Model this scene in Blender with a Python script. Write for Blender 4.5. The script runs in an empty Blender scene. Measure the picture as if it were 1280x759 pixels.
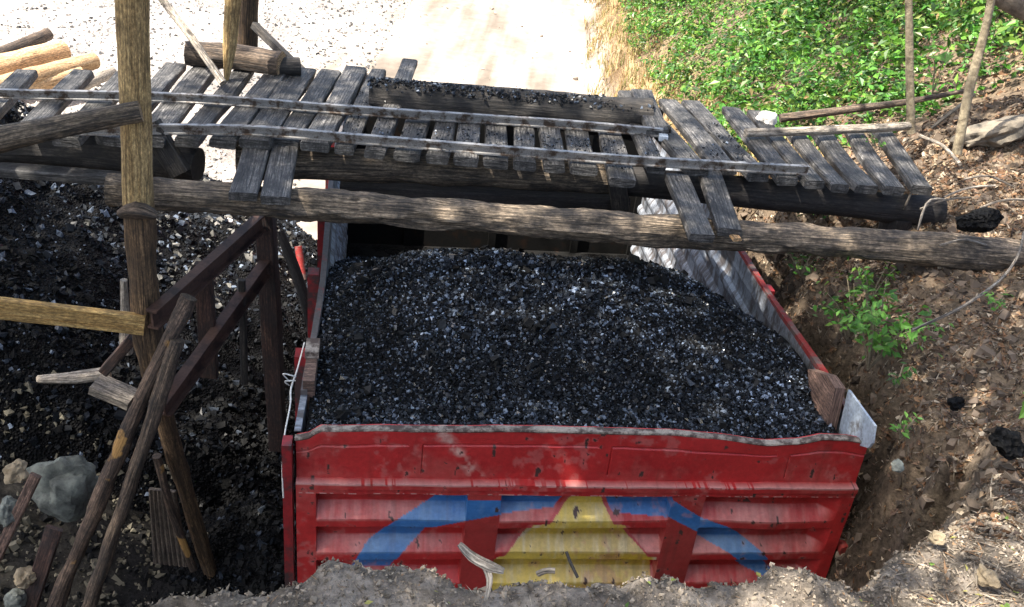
import bpy, math, random
import numpy as np
from mathutils import Vector, Matrix
rng = np.random.default_rng(7); random.seed(7)
SC = bpy.context.scene; COL = SC.collection

# ------------------------------------------------------------------ camera
FPX, PITCH, ROLL, EYE = 1255.0, math.radians(30.3), math.radians(6.4), np.array([0, 0, 5.06])
r0 = np.array([1.0, 0, 0]); d0 = np.array([0, -math.sin(PITCH), -math.cos(PITCH)])
CF = np.array([0, math.cos(PITCH), -math.sin(PITCH)])
CR = math.cos(ROLL)*r0 - math.sin(ROLL)*d0
CD = math.sin(ROLL)*r0 + math.cos(ROLL)*d0
cam = bpy.data.cameras.new('camera'); cam_o = bpy.data.objects.new('camera', cam); COL.objects.link(cam_o)
cam_o.matrix_world = Matrix(((CR[0], -CD[0], -CF[0], EYE[0]), (CR[1], -CD[1], -CF[1], EYE[1]), (CR[2], -CD[2], -CF[2], EYE[2]), (0, 0, 0, 1)))
cam.sensor_width = 36; cam.lens = 36*FPX/1280; cam.clip_start = 0.05; cam.clip_end = 2000
SC.camera = cam_o

# ------------------------------------------------------------------ world, sun, exposure
SUN = np.array([-0.42, -0.20, 0.88]); SUN /= np.linalg.norm(SUN)
W = bpy.data.worlds.new('World'); SC.world = W; W.use_nodes = True
wn = W.node_tree; bg = wn.nodes['Background']; sky = wn.nodes.new('ShaderNodeTexSky')
sky.sky_type = 'NISHITA'; sky.sun_disc = False
sky.sun_elevation = math.asin(SUN[2]); sky.sun_rotation = math.atan2(SUN[0], SUN[1]); sky.dust_density = 4.0; sky.ozone_density = 0.6
wn.links.new(sky.outputs[0], bg.inputs[0]); bg.inputs[1].default_value = 0.125
sl = bpy.data.lights.new('sun', 'SUN'); sl.energy = 5.0; sl.angle = math.radians(0.5); sl.color = (1, 0.93, 0.82)
so = bpy.data.objects.new('sun', sl); COL.objects.link(so)
so.rotation_euler = Vector(SUN).to_track_quat('Z', 'Y').to_euler(); so.location = (-6, -3, 14)
VS = SC.view_settings; VS.view_transform = 'Standard'; VS.look = 'None'; VS.gamma = 1; VS.use_curve_mapping = False
VS.exposure = 1.6

# ------------------------------------------------------------------ helpers
def ray(u, v): return CR*(u-640)/FPX + CD*(v-379.5)/FPX + CF
def at(u, v, z=None, y=None):
    """point of the place seen in direction (u, v): at height z or at distance y"""
    q = ray(u, v); t = (z-EYE[2])/q[2] if z is not None else y/q[1]
    return EYE + q*t
def tag(o, label=None, cat=None, group=None, kind=None):
    if label: o['label'] = label
    if cat: o['category'] = cat
    if group: o['group'] = group
    if kind: o['kind'] = kind
    return o
def empty(name, loc, label, cat, group=None, rz=0):
    o = bpy.data.objects.new(name, None); COL.objects.link(o); o.location = [float(c) for c in loc]; o.rotation_euler = (0, 0, rz)
    return tag(o, label, cat, group)

def vhash(ix, iy, seed):
    h = (ix.astype(np.int64)*374761393 + iy.astype(np.int64)*668265263 + seed*982451653) & 0x7fffffff
    h = ((h ^ (h >> 13))*1274126177) & 0x7fffffff
    return ((h ^ (h >> 16)) & 0xffff)/65535.0
def vnoise(x, y, seed=0):
    x = np.asarray(x, float); y = np.asarray(y, float)
    ix, iy = np.floor(x), np.floor(y); fx, fy = x-ix, y-iy
    fx = fx*fx*(3-2*fx); fy = fy*fy*(3-2*fy)
    a, b = vhash(ix, iy, seed), vhash(ix+1, iy, seed); c, d = vhash(ix, iy+1, seed), vhash(ix+1, iy+1, seed)
    return (a*(1-fx)+b*fx)*(1-fy) + (c*(1-fx)+d*fx)*fy - 0.5
def fbm(x, y, seed=0, oct=4):
    s = 0; a = 1.0
    for k in range(oct): s = s + a*vnoise(np.asarray(x)*2**k, np.asarray(y)*2**k, seed+k*17); a *= 0.5
    return s
def sst(x, a, b):
    t = np.clip((np.asarray(x, float)-a)/(b-a), 0, 1); return t*t*(3-2*t)

LOCALS = set()
class MB:
    """collects boxes, logs and planks and links them as ONE mesh"""
    def __init__(s): s.v = []; s.f = []; s.uv = []; s.mi = []
    def sweep(s, pts, sect, scale=None, up=(0, 0, 1), noise=0.0, nfreq=5.0, cap_mi=0, step=None, twist=0.0):
        pts = np.array(pts, float); sect = np.array(sect, float); m = len(sect)
        seg = np.linalg.norm(np.diff(pts, axis=0), axis=1); cum = np.concatenate([[0], np.cumsum(seg)]); L = cum[-1]
        sc = np.ones(len(pts)) if scale is None else np.array(scale, float)
        if step:
            n = max(2, int(L/step)+1); q = np.linspace(0, L, n)
            if len(pts) > 2:   # smooth through the points
                P2 = []
                for qq in q:
                    k = min(max(np.searchsorted(cum, qq)-1, 0), len(pts)-2); t = (qq-cum[k])/max(seg[k], 1e-9)
                    p0, p1, p2, p3 = pts[max(k-1, 0)], pts[k], pts[k+1], pts[min(k+2, len(pts)-1)]
                    P2.append(0.5*((2*p1)+(p2-p0)*t+(2*p0-5*p1+4*p2-p3)*t*t+(3*p1-p0-3*p2+p3)*t**3))
                npts = np.array(P2)
            else: npts = np.stack([np.interp(q, cum, pts[:, k]) for k in range(3)], 1)
            sc = np.interp(q, cum, sc); pts = npts; cum = q
        n = len(pts); tan = np.gradient(pts, axis=0); tan /= np.linalg.norm(tan, axis=1)[:, None]
        upv = np.array(up, float)
        if abs(np.mean(tan @ upv)) > 0.95: upv = np.array([0, 1.0, 0])
        side = np.cross(tan, upv); side /= np.linalg.norm(side, axis=1)[:, None]; u2 = np.cross(side, tan)
        base = len(s.v); per = np.concatenate([[0], np.cumsum(np.linalg.norm(np.roll(sect, -1, 0)-sect, axis=1))])
        sd = random.randint(0, 9999); uo = random.random()*20
        for i in range(n):
            ca, sa = math.cos(twist*i/n), math.sin(twist*i/n)
            for j in range(m):
                a, b = sect[j]*sc[i]; a, b = a*ca-b*sa, a*sa+b*ca
                k = 1.0
                if noise:
                    ang = 2*math.pi*j/m
                    k += noise*float(fbm(np.array([cum[i]*nfreq+math.cos(ang)*1.2]), np.array([math.sin(ang)*1.2+ang*0.7+3]), sd, 3)[0])*2
                s.v.append(tuple(pts[i]+side[i]*a*k+u2[i]*b*k))
        for i in range(n-1):
            for j in range(m):
                j2 = (j+1) % m
                s.f.append((base+i*m+j, base+i*m+j2, base+(i+1)*m+j2, base+(i+1)*m+j)); s.mi.append(0)
                s.uv.append(((cum[i]+uo, per[j]), (cum[i]+uo, per[j+1]), (cum[i+1]+uo, per[j+1]), (cum[i+1]+uo, per[j])))
        for ring, rev in ((0, True), (n-1, False)):
            idx = [base+ring*m+j for j in range(m)]; uvs = [(sect[j][0]*3+uo, sect[j][1]) for j in range(m)]
            if not rev: idx, uvs = idx, uvs
            else: idx, uvs = idx[::-1], uvs[::-1]
            s.f.append(tuple(idx)); s.uv.append(tuple(uvs)); s.mi.append(cap_mi)
        return s
    def log(s, pts, r, seg=18, scale=None, noise=0.09, step=0.05, cap_mi=0, up=(0, 0, 1), nfreq=5.0, flat=1.0):
        return s.sweep(pts, [(r*math.cos(2*math.pi*k/seg), r*flat*math.sin(2*math.pi*k/seg)) for k in range(seg)], scale, up, noise, nfreq, cap_mi, step)
    def plank(s, p0, p1, w, t, up=(0, 0, 1), noise=0.05, step=0.08, bow=0.0, c=0.006, taper=1.0):
        h, e = w/2, t/2; p0 = np.array(p0, float); p1 = np.array(p1, float)
        sec = [(h-c, -e), (h, -e+c), (h, e-c), (h-c, e), (0, e), (-h+c, e), (-h, e-c), (-h, -e+c), (-h+c, -e), (0, -e)][::1]
        mid = (p0+p1)/2+np.array([0, 0, bow])
        return s.sweep([p0, mid, p1], sec, [1, 1, taper], up, noise, 3.0, 0, step)
    def box(s, c, size, R=None, bev=0.0):
        c = np.array(c, float); h = np.array(size, float)/2; base = len(s.v); R = np.eye(3) if R is None else np.array(R)
        for sx, sy, sz in ((-1, -1, -1), (1, -1, -1), (1, 1, -1), (-1, 1, -1), (-1, -1, 1), (1, -1, 1), (1, 1, 1), (-1, 1, 1)):
            s.v.append(tuple(c + R @ (h*np.array([sx, sy, sz]))))
        for q in ((0, 3, 2, 1), (4, 5, 6, 7), (0, 1, 5, 4), (1, 2, 6, 5), (2, 3, 7, 6), (3, 0, 4, 7)):
            s.f.append(tuple(base+k for k in q)); s.mi.append(0)
            P4 = [np.array(s.v[base+k]) for k in q]; a = np.linalg.norm(P4[1]-P4[0]); b = np.linalg.norm(P4[2]-P4[1])
            s.uv.append(((0, 0), (a, 0), (a, b), (0, b)))
        return s
    def build(s, name, mats, parent=None, smooth=True, local=None):
        me = bpy.data.meshes.new(name)
        v = np.array(s.v)
        o = bpy.data.objects.new(name, me); COL.objects.link(o)
        if parent is not None: o.parent = parent
        elif local is None:
            local = np.array([(v[:, 0].min()+v[:, 0].max())/2, (v[:, 1].min()+v[:, 1].max())/2, v[:, 2].min()])
        if local is not None: v = v-np.array(local); o.location = [float(c) for c in local]
        if parent is not None and parent.name not in LOCALS:
            v = v-np.array(parent_world(parent))
        me.from_pydata([tuple(x) for x in v], [], s.f)
        uvl = me.uv_layers.new(name='UVMap'); flat = np.array([c for f in s.uv for q in f for c in q], np.float32); uvl.data.foreach_set('uv', flat)
        for m in (mats if isinstance(mats, (list, tuple)) else [mats]): me.materials.append(m)
        if any(s.mi): me.polygons.foreach_set('material_index', np.array(s.mi, np.int32))
        if smooth:
            me.polygons.foreach_set('use_smooth', np.ones(len(s.f), bool))
            me.set_sharp_from_angle(angle=math.radians(38))
        me.validate(); me.update()
        return o
def parent_world(p):
    w = np.array(p.location); 
    while p.parent: p = p.parent; w = w+np.array(p.location)
    return w

def fastmesh(name, V, Fc, n, mat, col=None, parent=None, smooth=False, matcol='col'):
    """V (k,3), Fc (m,n) faces of n corners"""
    me = bpy.data.meshes.new(name); V = np.ascontiguousarray(V, np.float32); Fc = np.ascontiguousarray(Fc, np.int32)
    me.vertices.add(len(V)); me.vertices.foreach_set('co', V.ravel())
    me.loops.add(Fc.size); me.loops.foreach_set('vertex_index', Fc.ravel())
    me.polygons.add(len(Fc)); me.polygons.foreach_set('loop_start', np.arange(0, Fc.size, n, dtype=np.int32))
    me.polygons.foreach_set('use_smooth', np.full(len(Fc), smooth))
    if col is not None:
        ca = me.color_attributes.new(matcol, 'FLOAT_COLOR', 'POINT')
        ca.data.foreach_set('color', np.ascontiguousarray(np.concatenate([col, np.ones((len(col), 1))], 1), np.float32).ravel())
    me.materials.append(mat); me.update(calc_edges=True)
    o = bpy.data.objects.new(name, me); COL.objects.link(o)
    if parent is not None: o.parent = parent
    return o
def rotmats(n):
    q = rng.normal(size=(n, 4)); q /= np.linalg.norm(q, axis=1)[:, None]; w, x, y, z = q.T
    return np.stack([np.stack([1-2*(y*y+z*z), 2*(x*y-z*w), 2*(x*z+y*w)], 1), np.stack([2*(x*y+z*w), 1-2*(x*x+z*z), 2*(y*z-x*w)], 1), np.stack([2*(x*z-y*w), 2*(y*z+x*w), 1-2*(x*x+y*y)], 1)], 1)
OCT_V = np.array([(1, 0, 0), (-1, 0, 0), (0, 1, 0), (0, -1, 0), (0, 0, 1), (0, 0, -1)], float)
OCT_F = np.array([(0, 2, 4), (2, 1, 4), (1, 3, 4), (3, 0, 4), (2, 0, 5), (1, 2, 5), (3, 1, 5), (0, 3, 5)])
CUB_V = np.array([(-1, -1, -1), (1, -1, -1), (1, 1, -1), (-1, 1, -1), (-1, -1, 1), (1, -1, 1), (1, 1, 1), (-1, 1, 1)], float)*0.62
CUB_F = np.array([(0, 3, 2), (0, 2, 1), (4, 5, 6), (4, 6, 7), (0, 1, 5), (0, 5, 4), (1, 2, 6), (1, 6, 5), (2, 3, 7), (2, 7, 6), (3, 0, 4), (3, 4, 7)])
def chunks(P, size, aniso=0.45, kind='oct'):
    n = len(P); bv, bf = (OCT_V, OCT_F) if kind == 'oct' else (CUB_V, CUB_F); m = len(bv)
    v = bv[None]+rng.normal(0, 0.22, (n, m, 3)); v = v*(1+rng.uniform(-aniso, aniso, (n, 1, 3)))*np.asarray(size).reshape(-1, 1, 1)
    v = np.einsum('nij,nmj->nmi', rotmats(n), v)+P[:, None]
    return v.reshape(-1, 3), (bf[None]+(np.arange(n)*m)[:, None, None]).reshape(-1, 3)
def leaves(P, N, length, width, fold=0.25):
    """folded two-triangle leaves at P with face normals N"""
    n = len(P); N = N/np.linalg.norm(N, axis=1)[:, None]; t = rng.normal(size=(n, 3)); t -= N*np.sum(t*N, 1)[:, None]; t /= np.linalg.norm(t, axis=1)[:, None]
    b = np.cross(N, t); L = np.asarray(length).reshape(-1, 1); Wd = np.asarray(width).reshape(-1, 1)
    v = np.stack([P-t*L*0.5, P-t*L*0.05+b*Wd*0.5+N*Wd*fold, P+t*L*0.5-N*L*0.06, P-t*L*0.05-b*Wd*0.5+N*Wd*fold], 1).reshape(-1, 3)
    f = np.array([(0, 2, 1), (0, 3, 2)])[None]+(np.arange(n)*4)[:, None, None]
    return v, f.reshape(-1, 3)

# ------------------------------------------------------------------ materials
def newmat(name):
    m = bpy.data.materials.new(name); m.use_nodes = True; nt = m.node_tree; return m, nt, nt.nodes['Principled BSDF']
def N(nt, t, **kw):
    n = nt.nodes.new(t)
    for k, v in kw.items():
        if k in n.inputs: n.inputs[k].default_value = v
        else: setattr(n, k, v)
    return n
def ramp(nt, fac, stops):
    r = nt.nodes.new('ShaderNodeValToRGB'); e = r.color_ramp.elements
    while len(e) < len(stops): e.new(0.5)
    for k, (p, c) in enumerate(stops): e[k].position = p; e[k].color = (*c, 1)
    nt.links.new(fac, r.inputs[0]); return r.outputs[0]
def mix(nt, fac, a, b, mode='MIX'):
    n = nt.nodes.new('ShaderNodeMix'); n.data_type = 'RGBA'; n.blend_type = mode
    for i, s in ((0, fac), (6, a), (7, b)):
        if hasattr(s, 'is_output'): nt.links.new(s, n.inputs[i])
        else: n.inputs[i].default_value = s if i == 0 else (*s, 1)
    return n.outputs[2]
def wood(name, dark, light, dirt=(0.012, 0.012, 0.013), dirt_amt=0.5, rough=0.75, grain=30.0, bump=0.5, patch=None, crack_amt=0.8):
    m, nt, b = newmat(name); lk = nt.links
    uv = N(nt, 'ShaderNodeUVMap', uv_map='UVMap'); oi = N(nt, 'ShaderNodeObjectInfo')
    add = N(nt, 'ShaderNodeVectorMath', operation='ADD'); lk.new(uv.outputs[0], add.inputs[0])
    sc = N(nt, 'ShaderNodeVectorMath', operation='SCALE'); sc.inputs[3].default_value = 37; lk.new(oi.outputs['Random'], sc.inputs[0])
    cmb = N(nt, 'ShaderNodeCombineXYZ'); mm = N(nt, 'ShaderNodeMath', operation='MULTIPLY'); mm.inputs[1].default_value = 41; lk.new(oi.outputs['Random'], mm.inputs[0])
    lk.new(mm.outputs[0], cmb.inputs[0]); lk.new(mm.outputs[0], cmb.inputs[2]); lk.new(cmb.outputs[0], add.inputs[1])
    mp = N(nt, 'ShaderNodeMapping'); mp.inputs['Scale'].default_value = (2.2, grain*2, 1); lk.new(add.outputs[0], mp.inputs[0])
    g = N(nt, 'ShaderNodeTexNoise', Scale=1.6, Detail=6.0, Roughness=0.65, Distortion=0.12); lk.new(mp.outputs[0], g.inputs['Vector'])
    c = ramp(nt, g.outputs[0], [(0.3, dark), (0.5, tuple(0.45*a+0.55*d for a, d in zip(light, dark))), (0.68, light)])
    cv = N(nt, 'ShaderNodeTexVoronoi', Scale=1.2, feature='DISTANCE_TO_EDGE'); mp2 = N(nt, 'ShaderNodeMapping'); mp2.inputs['Scale'].default_value = (1.6, 55, 1)
    lk.new(add.outputs[0], mp2.inputs[0]); lk.new(mp2.outputs[0], cv.inputs['Vector'])
    crack = ramp(nt, cv.outputs['Distance'], [(0.0, (0.05,)*3), (0.07, (1,)*3)])
    c = mix(nt, crack_amt, c, crack, 'MULTIPLY')
    fs = N(nt, 'ShaderNodeTexNoise', Scale=60.0, Detail=5.0, Roughness=0.75); mp3 = N(nt, 'ShaderNodeMapping'); mp3.inputs['Scale'].default_value = (0.6, 1.6, 1); lk.new(add.outputs[0], mp3.inputs[0]); lk.new(mp3.outputs[0], fs.inputs['Vector'])
    c = mix(nt, 0.8, c, ramp(nt, fs.outputs[0], [(0.36, (0.25,)*3), (0.5, (0.85,)*3), (0.66, (1.9,)*3)]), 'MULTIPLY')
    kn = N(nt, 'ShaderNodeTexVoronoi', Scale=2.4); mp4 = N(nt, 'ShaderNodeMapping'); mp4.inputs['Scale'].default_value = (1.0, 2.2, 1); lk.new(add.outputs[0], mp4.inputs[0]); lk.new(mp4.outputs[0], kn.inputs['Vector'])
    c = mix(nt, 0.8, c, ramp(nt, kn.outputs['Distance'], [(0.05, (0.08,)*3), (0.085, (1.25,)*3), (0.12, (1,)*3)]), 'MULTIPLY')
    tn = N(nt, 'ShaderNodeTexNoise', Scale=7.0, Detail=6.0, Roughness=0.7); lk.new(add.outputs[0], tn.inputs['Vector'])
    df = ramp(nt, tn.outputs[0], [(0.42, (0, 0, 0)), (0.62, (1, 1, 1))])
    ds = N(nt, 'ShaderNodeMath', operation='MULTIPLY'); ds.inputs[1].default_value = dirt_amt; lk.new(df, ds.inputs[0])
    c = mix(nt, ds.outputs[0], c, dirt)
    if patch:
        pn = N(nt, 'ShaderNodeTexNoise', Scale=6.0, Detail=4.0); lk.new(add.outputs[0], pn.inputs['Vector'])
        pf = ramp(nt, pn.outputs[0], [(0.63, (0, 0, 0)), (0.67, (1, 1, 1))]); c = mix(nt, pf, c, patch)
    rv = N(nt, 'ShaderNodeMath', operation='MULTIPLY_ADD'); rv.inputs[1].default_value = 0.5; rv.inputs[2].default_value = 0.72; lk.new(oi.outputs['Random'], rv.inputs[0])
    hsv = N(nt, 'ShaderNodeHueSaturation'); lk.new(rv.outputs[0], hsv.inputs['Value']); lk.new(c, hsv.inputs['Color'])
    lk.new(hsv.outputs[0], b.inputs['Base Color']); b.inputs['Roughness'].default_value = rough
    bp = N(nt, 'ShaderNodeBump', Strength=bump, Distance=0.01); h = mix(nt, 0.5, g.outputs[0], crack, 'MULTIPLY'); lk.new(h, bp.inputs['Height']); lk.new(bp.outputs[0], b.inputs['Normal'])
    return m
W_TIE = wood('tie_wood', (0.022, 0.020, 0.019), (0.21, 0.20, 0.19), dirt_amt=0.85, rough=0.6, bump=0.9)
W_DARK = wood('dark_wood', (0.012, 0.010, 0.009), (0.10, 0.085, 0.07), dirt_amt=0.8)
W_LOG = wood('old_log', (0.030, 0.023, 0.017), (0.38, 0.29, 0.20), dirt_amt=0.72, bump=1.0, grain=22)
W_BARK = wood('bark_log', (0.025, 0.018, 0.013), (0.20, 0.14, 0.095), dirt_amt=0.5, bump=1.0, grain=18)
W_OCHRE = wood('ochre_post', crack_amt=0.5, dark=(0.24, 0.135, 0.045), light=(0.80, 0.58, 0.27), dirt_amt=0.45, dirt=(0.05, 0.03, 0.015))
W_OBARK = wood('barked_post', (0.045, 0.026, 0.015), (0.26, 0.16, 0.08), dirt_amt=0.6, bump=1.0, grain=16, dirt=(0.03, 0.02, 0.013))
W_FRESH = wood('fresh_log', (0.45, 0.24, 0.09), (0.75, 0.55, 0.33), dirt_amt=0.25, dirt=(0.25, 0.12, 0.05))
W_END = wood('log_end', (0.25, 0.15, 0.07), (0.5, 0.33, 0.18), dirt_amt=0.4, grain=3)
W_RED = wood('red_brown_timber', (0.02, 0.010, 0.008), (0.10, 0.05, 0.036), dirt_amt=0.6)
W_BLACK = wood('coal_black_timber', (0.008, 0.007, 0.007), (0.055, 0.045, 0.04), dirt_amt=0.6)
W_PLANK = wood('yellow_plank', crack_amt=0.35, dark=(0.25, 0.13, 0.03), light=(0.62, 0.42, 0.16), dirt_amt=0.3, dirt=(0.1, 0.06, 0.02))
W_PROP = wood('peeling_prop', (0.025, 0.016, 0.012), (0.24, 0.16, 0.11), dirt_amt=0.6, bump=1.0, grain=14, patch=(0.45, 0.25, 0.08))
W_GREY = wood('grey_stick', (0.16, 0.13, 0.10), (0.5, 0.44, 0.36), dirt_amt=0.25, dirt=(0.08, 0.06, 0.05))
W_GREY2 = wood('grey_brown_board', (0.06, 0.045, 0.035), (0.26, 0.20, 0.15), dirt_amt=0.5)
W_PINK = wood('pinkish_board', (0.10, 0.055, 0.04), (0.32, 0.2, 0.15), dirt_amt=0.3)

def attr_mat(name, rough=0.8, spec=0.5, noise_scale=0, noise_amt=0.3, bump=0.0, transl=0.0, attr='col'):
    m, nt, b = newmat(name); lk = nt.links
    a = N(nt, 'ShaderNodeAttribute', attribute_name=attr); c = a.outputs['Color']
    if noise_scale:
        tc = N(nt, 'ShaderNodeTexCoord'); n1 = N(nt, 'ShaderNodeTexNoise', Scale=noise_scale, Detail=8.0, Roughness=0.7); lk.new(tc.outputs['Object'], n1.inputs['Vector'])
        sh = ramp(nt, n1.outputs[0], [(0.3, (1-noise_amt,)*3), (0.7, (1+noise_amt,)*3)]); c = mix(nt, 1.0, c, sh, 'MULTIPLY')
        if bump:
            bp = N(nt, 'ShaderNodeBump', Strength=bump, Distance=0.02); lk.new(n1.outputs[0], bp.inputs['Height']); lk.new(bp.outputs[0], b.inputs['Normal'])
    lk.new(c, b.inputs['Base Color']); b.inputs['Roughness'].default_value = rough; b.inputs['Specular IOR Level'].default_value = spec
    if transl:
        tr = N(nt, 'ShaderNodeBsdfTranslucent'); lk.new(c, tr.inputs[0]); ms = N(nt, 'ShaderNodeMixShader'); ms.inputs[0].default_value = transl
        lk.new(b.outputs[0], ms.inputs[1]); lk.new(tr.outputs[0], ms.inputs[2]); lk.new(ms.outputs[0], nt.nodes['Material Output'].inputs[0])
    return m
M_GROUND = attr_mat('earth', 0.95, 0.2, 32.0, 0.7, 1.0)
M_ROAD = attr_mat('dusty_road', 0.9, 0.2, 4.0, 0.25, 0.3)
M_LITTER = attr_mat('leaf_litter_mat', 0.8, 0.3, transl=0.15)
M_LEAF = attr_mat('green_leaf', 0.42, 0.5, transl=0.35)
M_CRUMB = attr_mat('soil_crumb', 0.95, 0.2)
M_STONE = attr_mat('gravel_stone', 0.9, 0.3, 30.0, 0.3)
def coal_mat():
    m, nt, b = newmat('coal'); lk = nt.links
    a = N(nt, 'ShaderNodeAttribute', attribute_name='col'); lk.new(a.outputs['Color'], b.inputs['Base Color'])
    g = N(nt, 'ShaderNodeNewGeometry'); r = ramp(nt, g.outputs['Random Per Island'], [(0, (0.12,)*3), (0.2, (0.3,)*3), (0.3, (0.6,)*3), (1, (0.75,)*3)])
    lk.new(r, b.inputs['Roughness']); lk.new(ramp(nt, g.outputs['Random Per Island'], [(0, (1, 1, 1)), (0.16, (0.7,)*3), (0.26, (0.22,)*3), (1, (0.14,)*3)]), b.inputs['Specular IOR Level'])
    return m
M_COAL = coal_mat(); M_COALD = coal_mat(); M_COALD.name = 'dusty_coal'; _l = M_COALD.node_tree.nodes['Principled BSDF'].inputs['Specular IOR Level']; M_COALD.node_tree.links.remove(_l.links[0]); _l.default_value = 0.14
def coal_base():
    m, nt, b = newmat('coal_fines'); tc = N(nt, 'ShaderNodeTexCoord'); n1 = N(nt, 'ShaderNodeTexVoronoi', Scale=55.0); nt.links.new(tc.outputs['Object'], n1.inputs['Vector'])
    c = ramp(nt, n1.outputs['Color'], [(0, (0.003,)*3), (1, (0.011, 0.011, 0.012))]); nt.links.new(c, b.inputs['Base Color']); b.inputs['Roughness'].default_value = 0.7; b.inputs['Specular IOR Level'].default_value = 0.1
    bp = N(nt, 'ShaderNodeBump', Strength=1.0, Distance=0.03); nt.links.new(n1.outputs['Distance'], bp.inputs['Height']); nt.links.new(bp.outputs[0], b.inputs['Normal'])
    return m
M_COALB = coal_base()
def metal(name, base, rough=0.5, metallic=0.0, rust=None, rust_amt=0.5, scale=8.0, stretch=(1, 1, 1)):
    m, nt, b = newmat(name); lk = nt.links; tc = N(nt, 'ShaderNodeTexCoord'); mp = N(nt, 'ShaderNodeMapping'); mp.inputs['Scale'].default_value = stretch; lk.new(tc.outputs['Object'], mp.inputs[0])
    n1 = N(nt, 'ShaderNodeTexNoise', Scale=scale, Detail=8.0, Roughness=0.7); lk.new(mp.outputs[0], n1.inputs['Vector'])
    n2 = N(nt, 'ShaderNodeTexNoise', Scale=scale*9, Detail=4.0); lk.new(mp.outputs[0], n2.inputs['Vector'])
    c = ramp(nt, n2.outputs[0], [(0.3, tuple(x*0.75 for x in base)), (0.7, tuple(min(1, x*1.2) for x in base))])
    if rust:
        f = ramp(nt, n1.outputs[0], [(0.62-0.25*rust_amt, (0, 0, 0)), (0.70-0.2*rust_amt, (1, 1, 1))]); c = mix(nt, f, c, rust)
    lk.new(c, b.inputs['Base Color']); b.inputs['Roughness'].default_value = rough; b.inputs['Metallic'].default_value = metallic
    bp = N(nt, 'ShaderNodeBump', Strength=0.25, Distance=0.004); lk.new(n1.outputs[0], bp.inputs['Height']); lk.new(bp.outputs[0], b.inputs['Normal'])
    return m
M_RED = metal('red_paint', (0.33, 0.014, 0.020), 0.45, rust=(0.12, 0.03, 0.025), rust_amt=0.2)
M_REDD = metal('dirty_red_post', (0.27, 0.016, 0.02), 0.5, rust=(0.05, 0.03, 0.03), rust_amt=0.6, scale=5)
M_REDW = metal('worn_red_rail', (0.26, 0.025, 0.022), 0.6, rust=(0.14, 0.10, 0.09), rust_amt=0.6, scale=10)
M_DGREY = metal('dirty_rail', (0.10, 0.09, 0.09), 0.6, rust=(0.25, 0.04, 0.04), rust_amt=0.15, scale=6)
M_BARE = metal('worn_grey_steel', (0.30, 0.33, 0.38), 0.5, 0.2, rust=(0.10, 0.09, 0.09), rust_amt=0.7, scale=5, stretch=(1, 3, 1))
M_PLATE = metal('grey_painted_plate', (0.42, 0.48, 0.55), 0.5, 0.1, rust=(0.16, 0.15, 0.15), rust_amt=0.3)
M_RIM = metal('worn_rim', (0.36, 0.31, 0.26), 0.7, 0.1, rust=(0.08, 0.055, 0.045), rust_amt=0.75, scale=14)
M_BLACKST = metal('black_steel', (0.010, 0.010, 0.010), 0.75, 0.0, rust=(0.02, 0.013, 0.01), rust_amt=0.3)
M_BLACKST.node_tree.nodes['Principled BSDF'].inputs['Specular IOR Level'].default_value = 0.08
M_RAIL = metal('rail_steel', (0.33, 0.32, 0.31), 0.4, 0.6, rust=(0.09, 0.065, 0.05), rust_amt=0.55, scale=16)
M_RUSTBEAM = metal('rusty_beam', (0.085, 0.046, 0.034), 0.6, 0.1, rust=(0.03, 0.016, 0.014), rust_amt=0.5)
M_TYRE = metal('tyre_rubber', (0.02, 0.02, 0.02), 0.85)
M_CORD = metal('white_cord', (0.7, 0.68, 0.64), 0.8)
M_GLASS, _nt, _b = newmat('cab_glass'); _b.inputs['Base Color'].default_value = (0.02, 0.025, 0.03, 1); _b.inputs['Roughness'].default_value = 0.08
M_LAMP = metal('lamp_red', (0.22, 0.03, 0.025), 0.4, rust=(0.1, 0.05, 0.04), rust_amt=0.6)
def rockmat(name, a, b_, sc=9.0):
    m, nt, b = newmat(name); tc = N(nt, 'ShaderNodeTexCoord'); n1 = N(nt, 'ShaderNodeTexNoise', Scale=sc, Detail=9.0, Roughness=0.7); nt.links.new(tc.outputs['Object'], n1.inputs['Vector'])
    nt.links.new(ramp(nt, n1.outputs[0], [(0.35, a), (0.62, b_)]), b.inputs['Base Color']); b.inputs['Roughness'].default_value = 0.85
    bp = N(nt, 'ShaderNodeBump', Strength=0.7, Distance=0.03); nt.links.new(n1.outputs[0], bp.inputs['Height']); nt.links.new(bp.outputs[0], b.inputs['Normal']); return m
M_ROCK = rockmat('green_grey_rock', (0.07, 0.075, 0.07), (0.27, 0.29, 0.25))
M_ROCKT = rockmat('tan_rock', (0.16, 0.12, 0.07), (0.45, 0.36, 0.24))
M_ROCKW = rockmat('pale_rock', (0.4, 0.37, 0.33), (0.75, 0.72, 0.68))
M_BARKM = rockmat('tree_bark', (0.06, 0.045, 0.035), (0.2, 0.16, 0.12), 14)
M_SAPL = rockmat('sapling_bark', (0.14, 0.11, 0.07), (0.36, 0.30, 0.2), 20)

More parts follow.
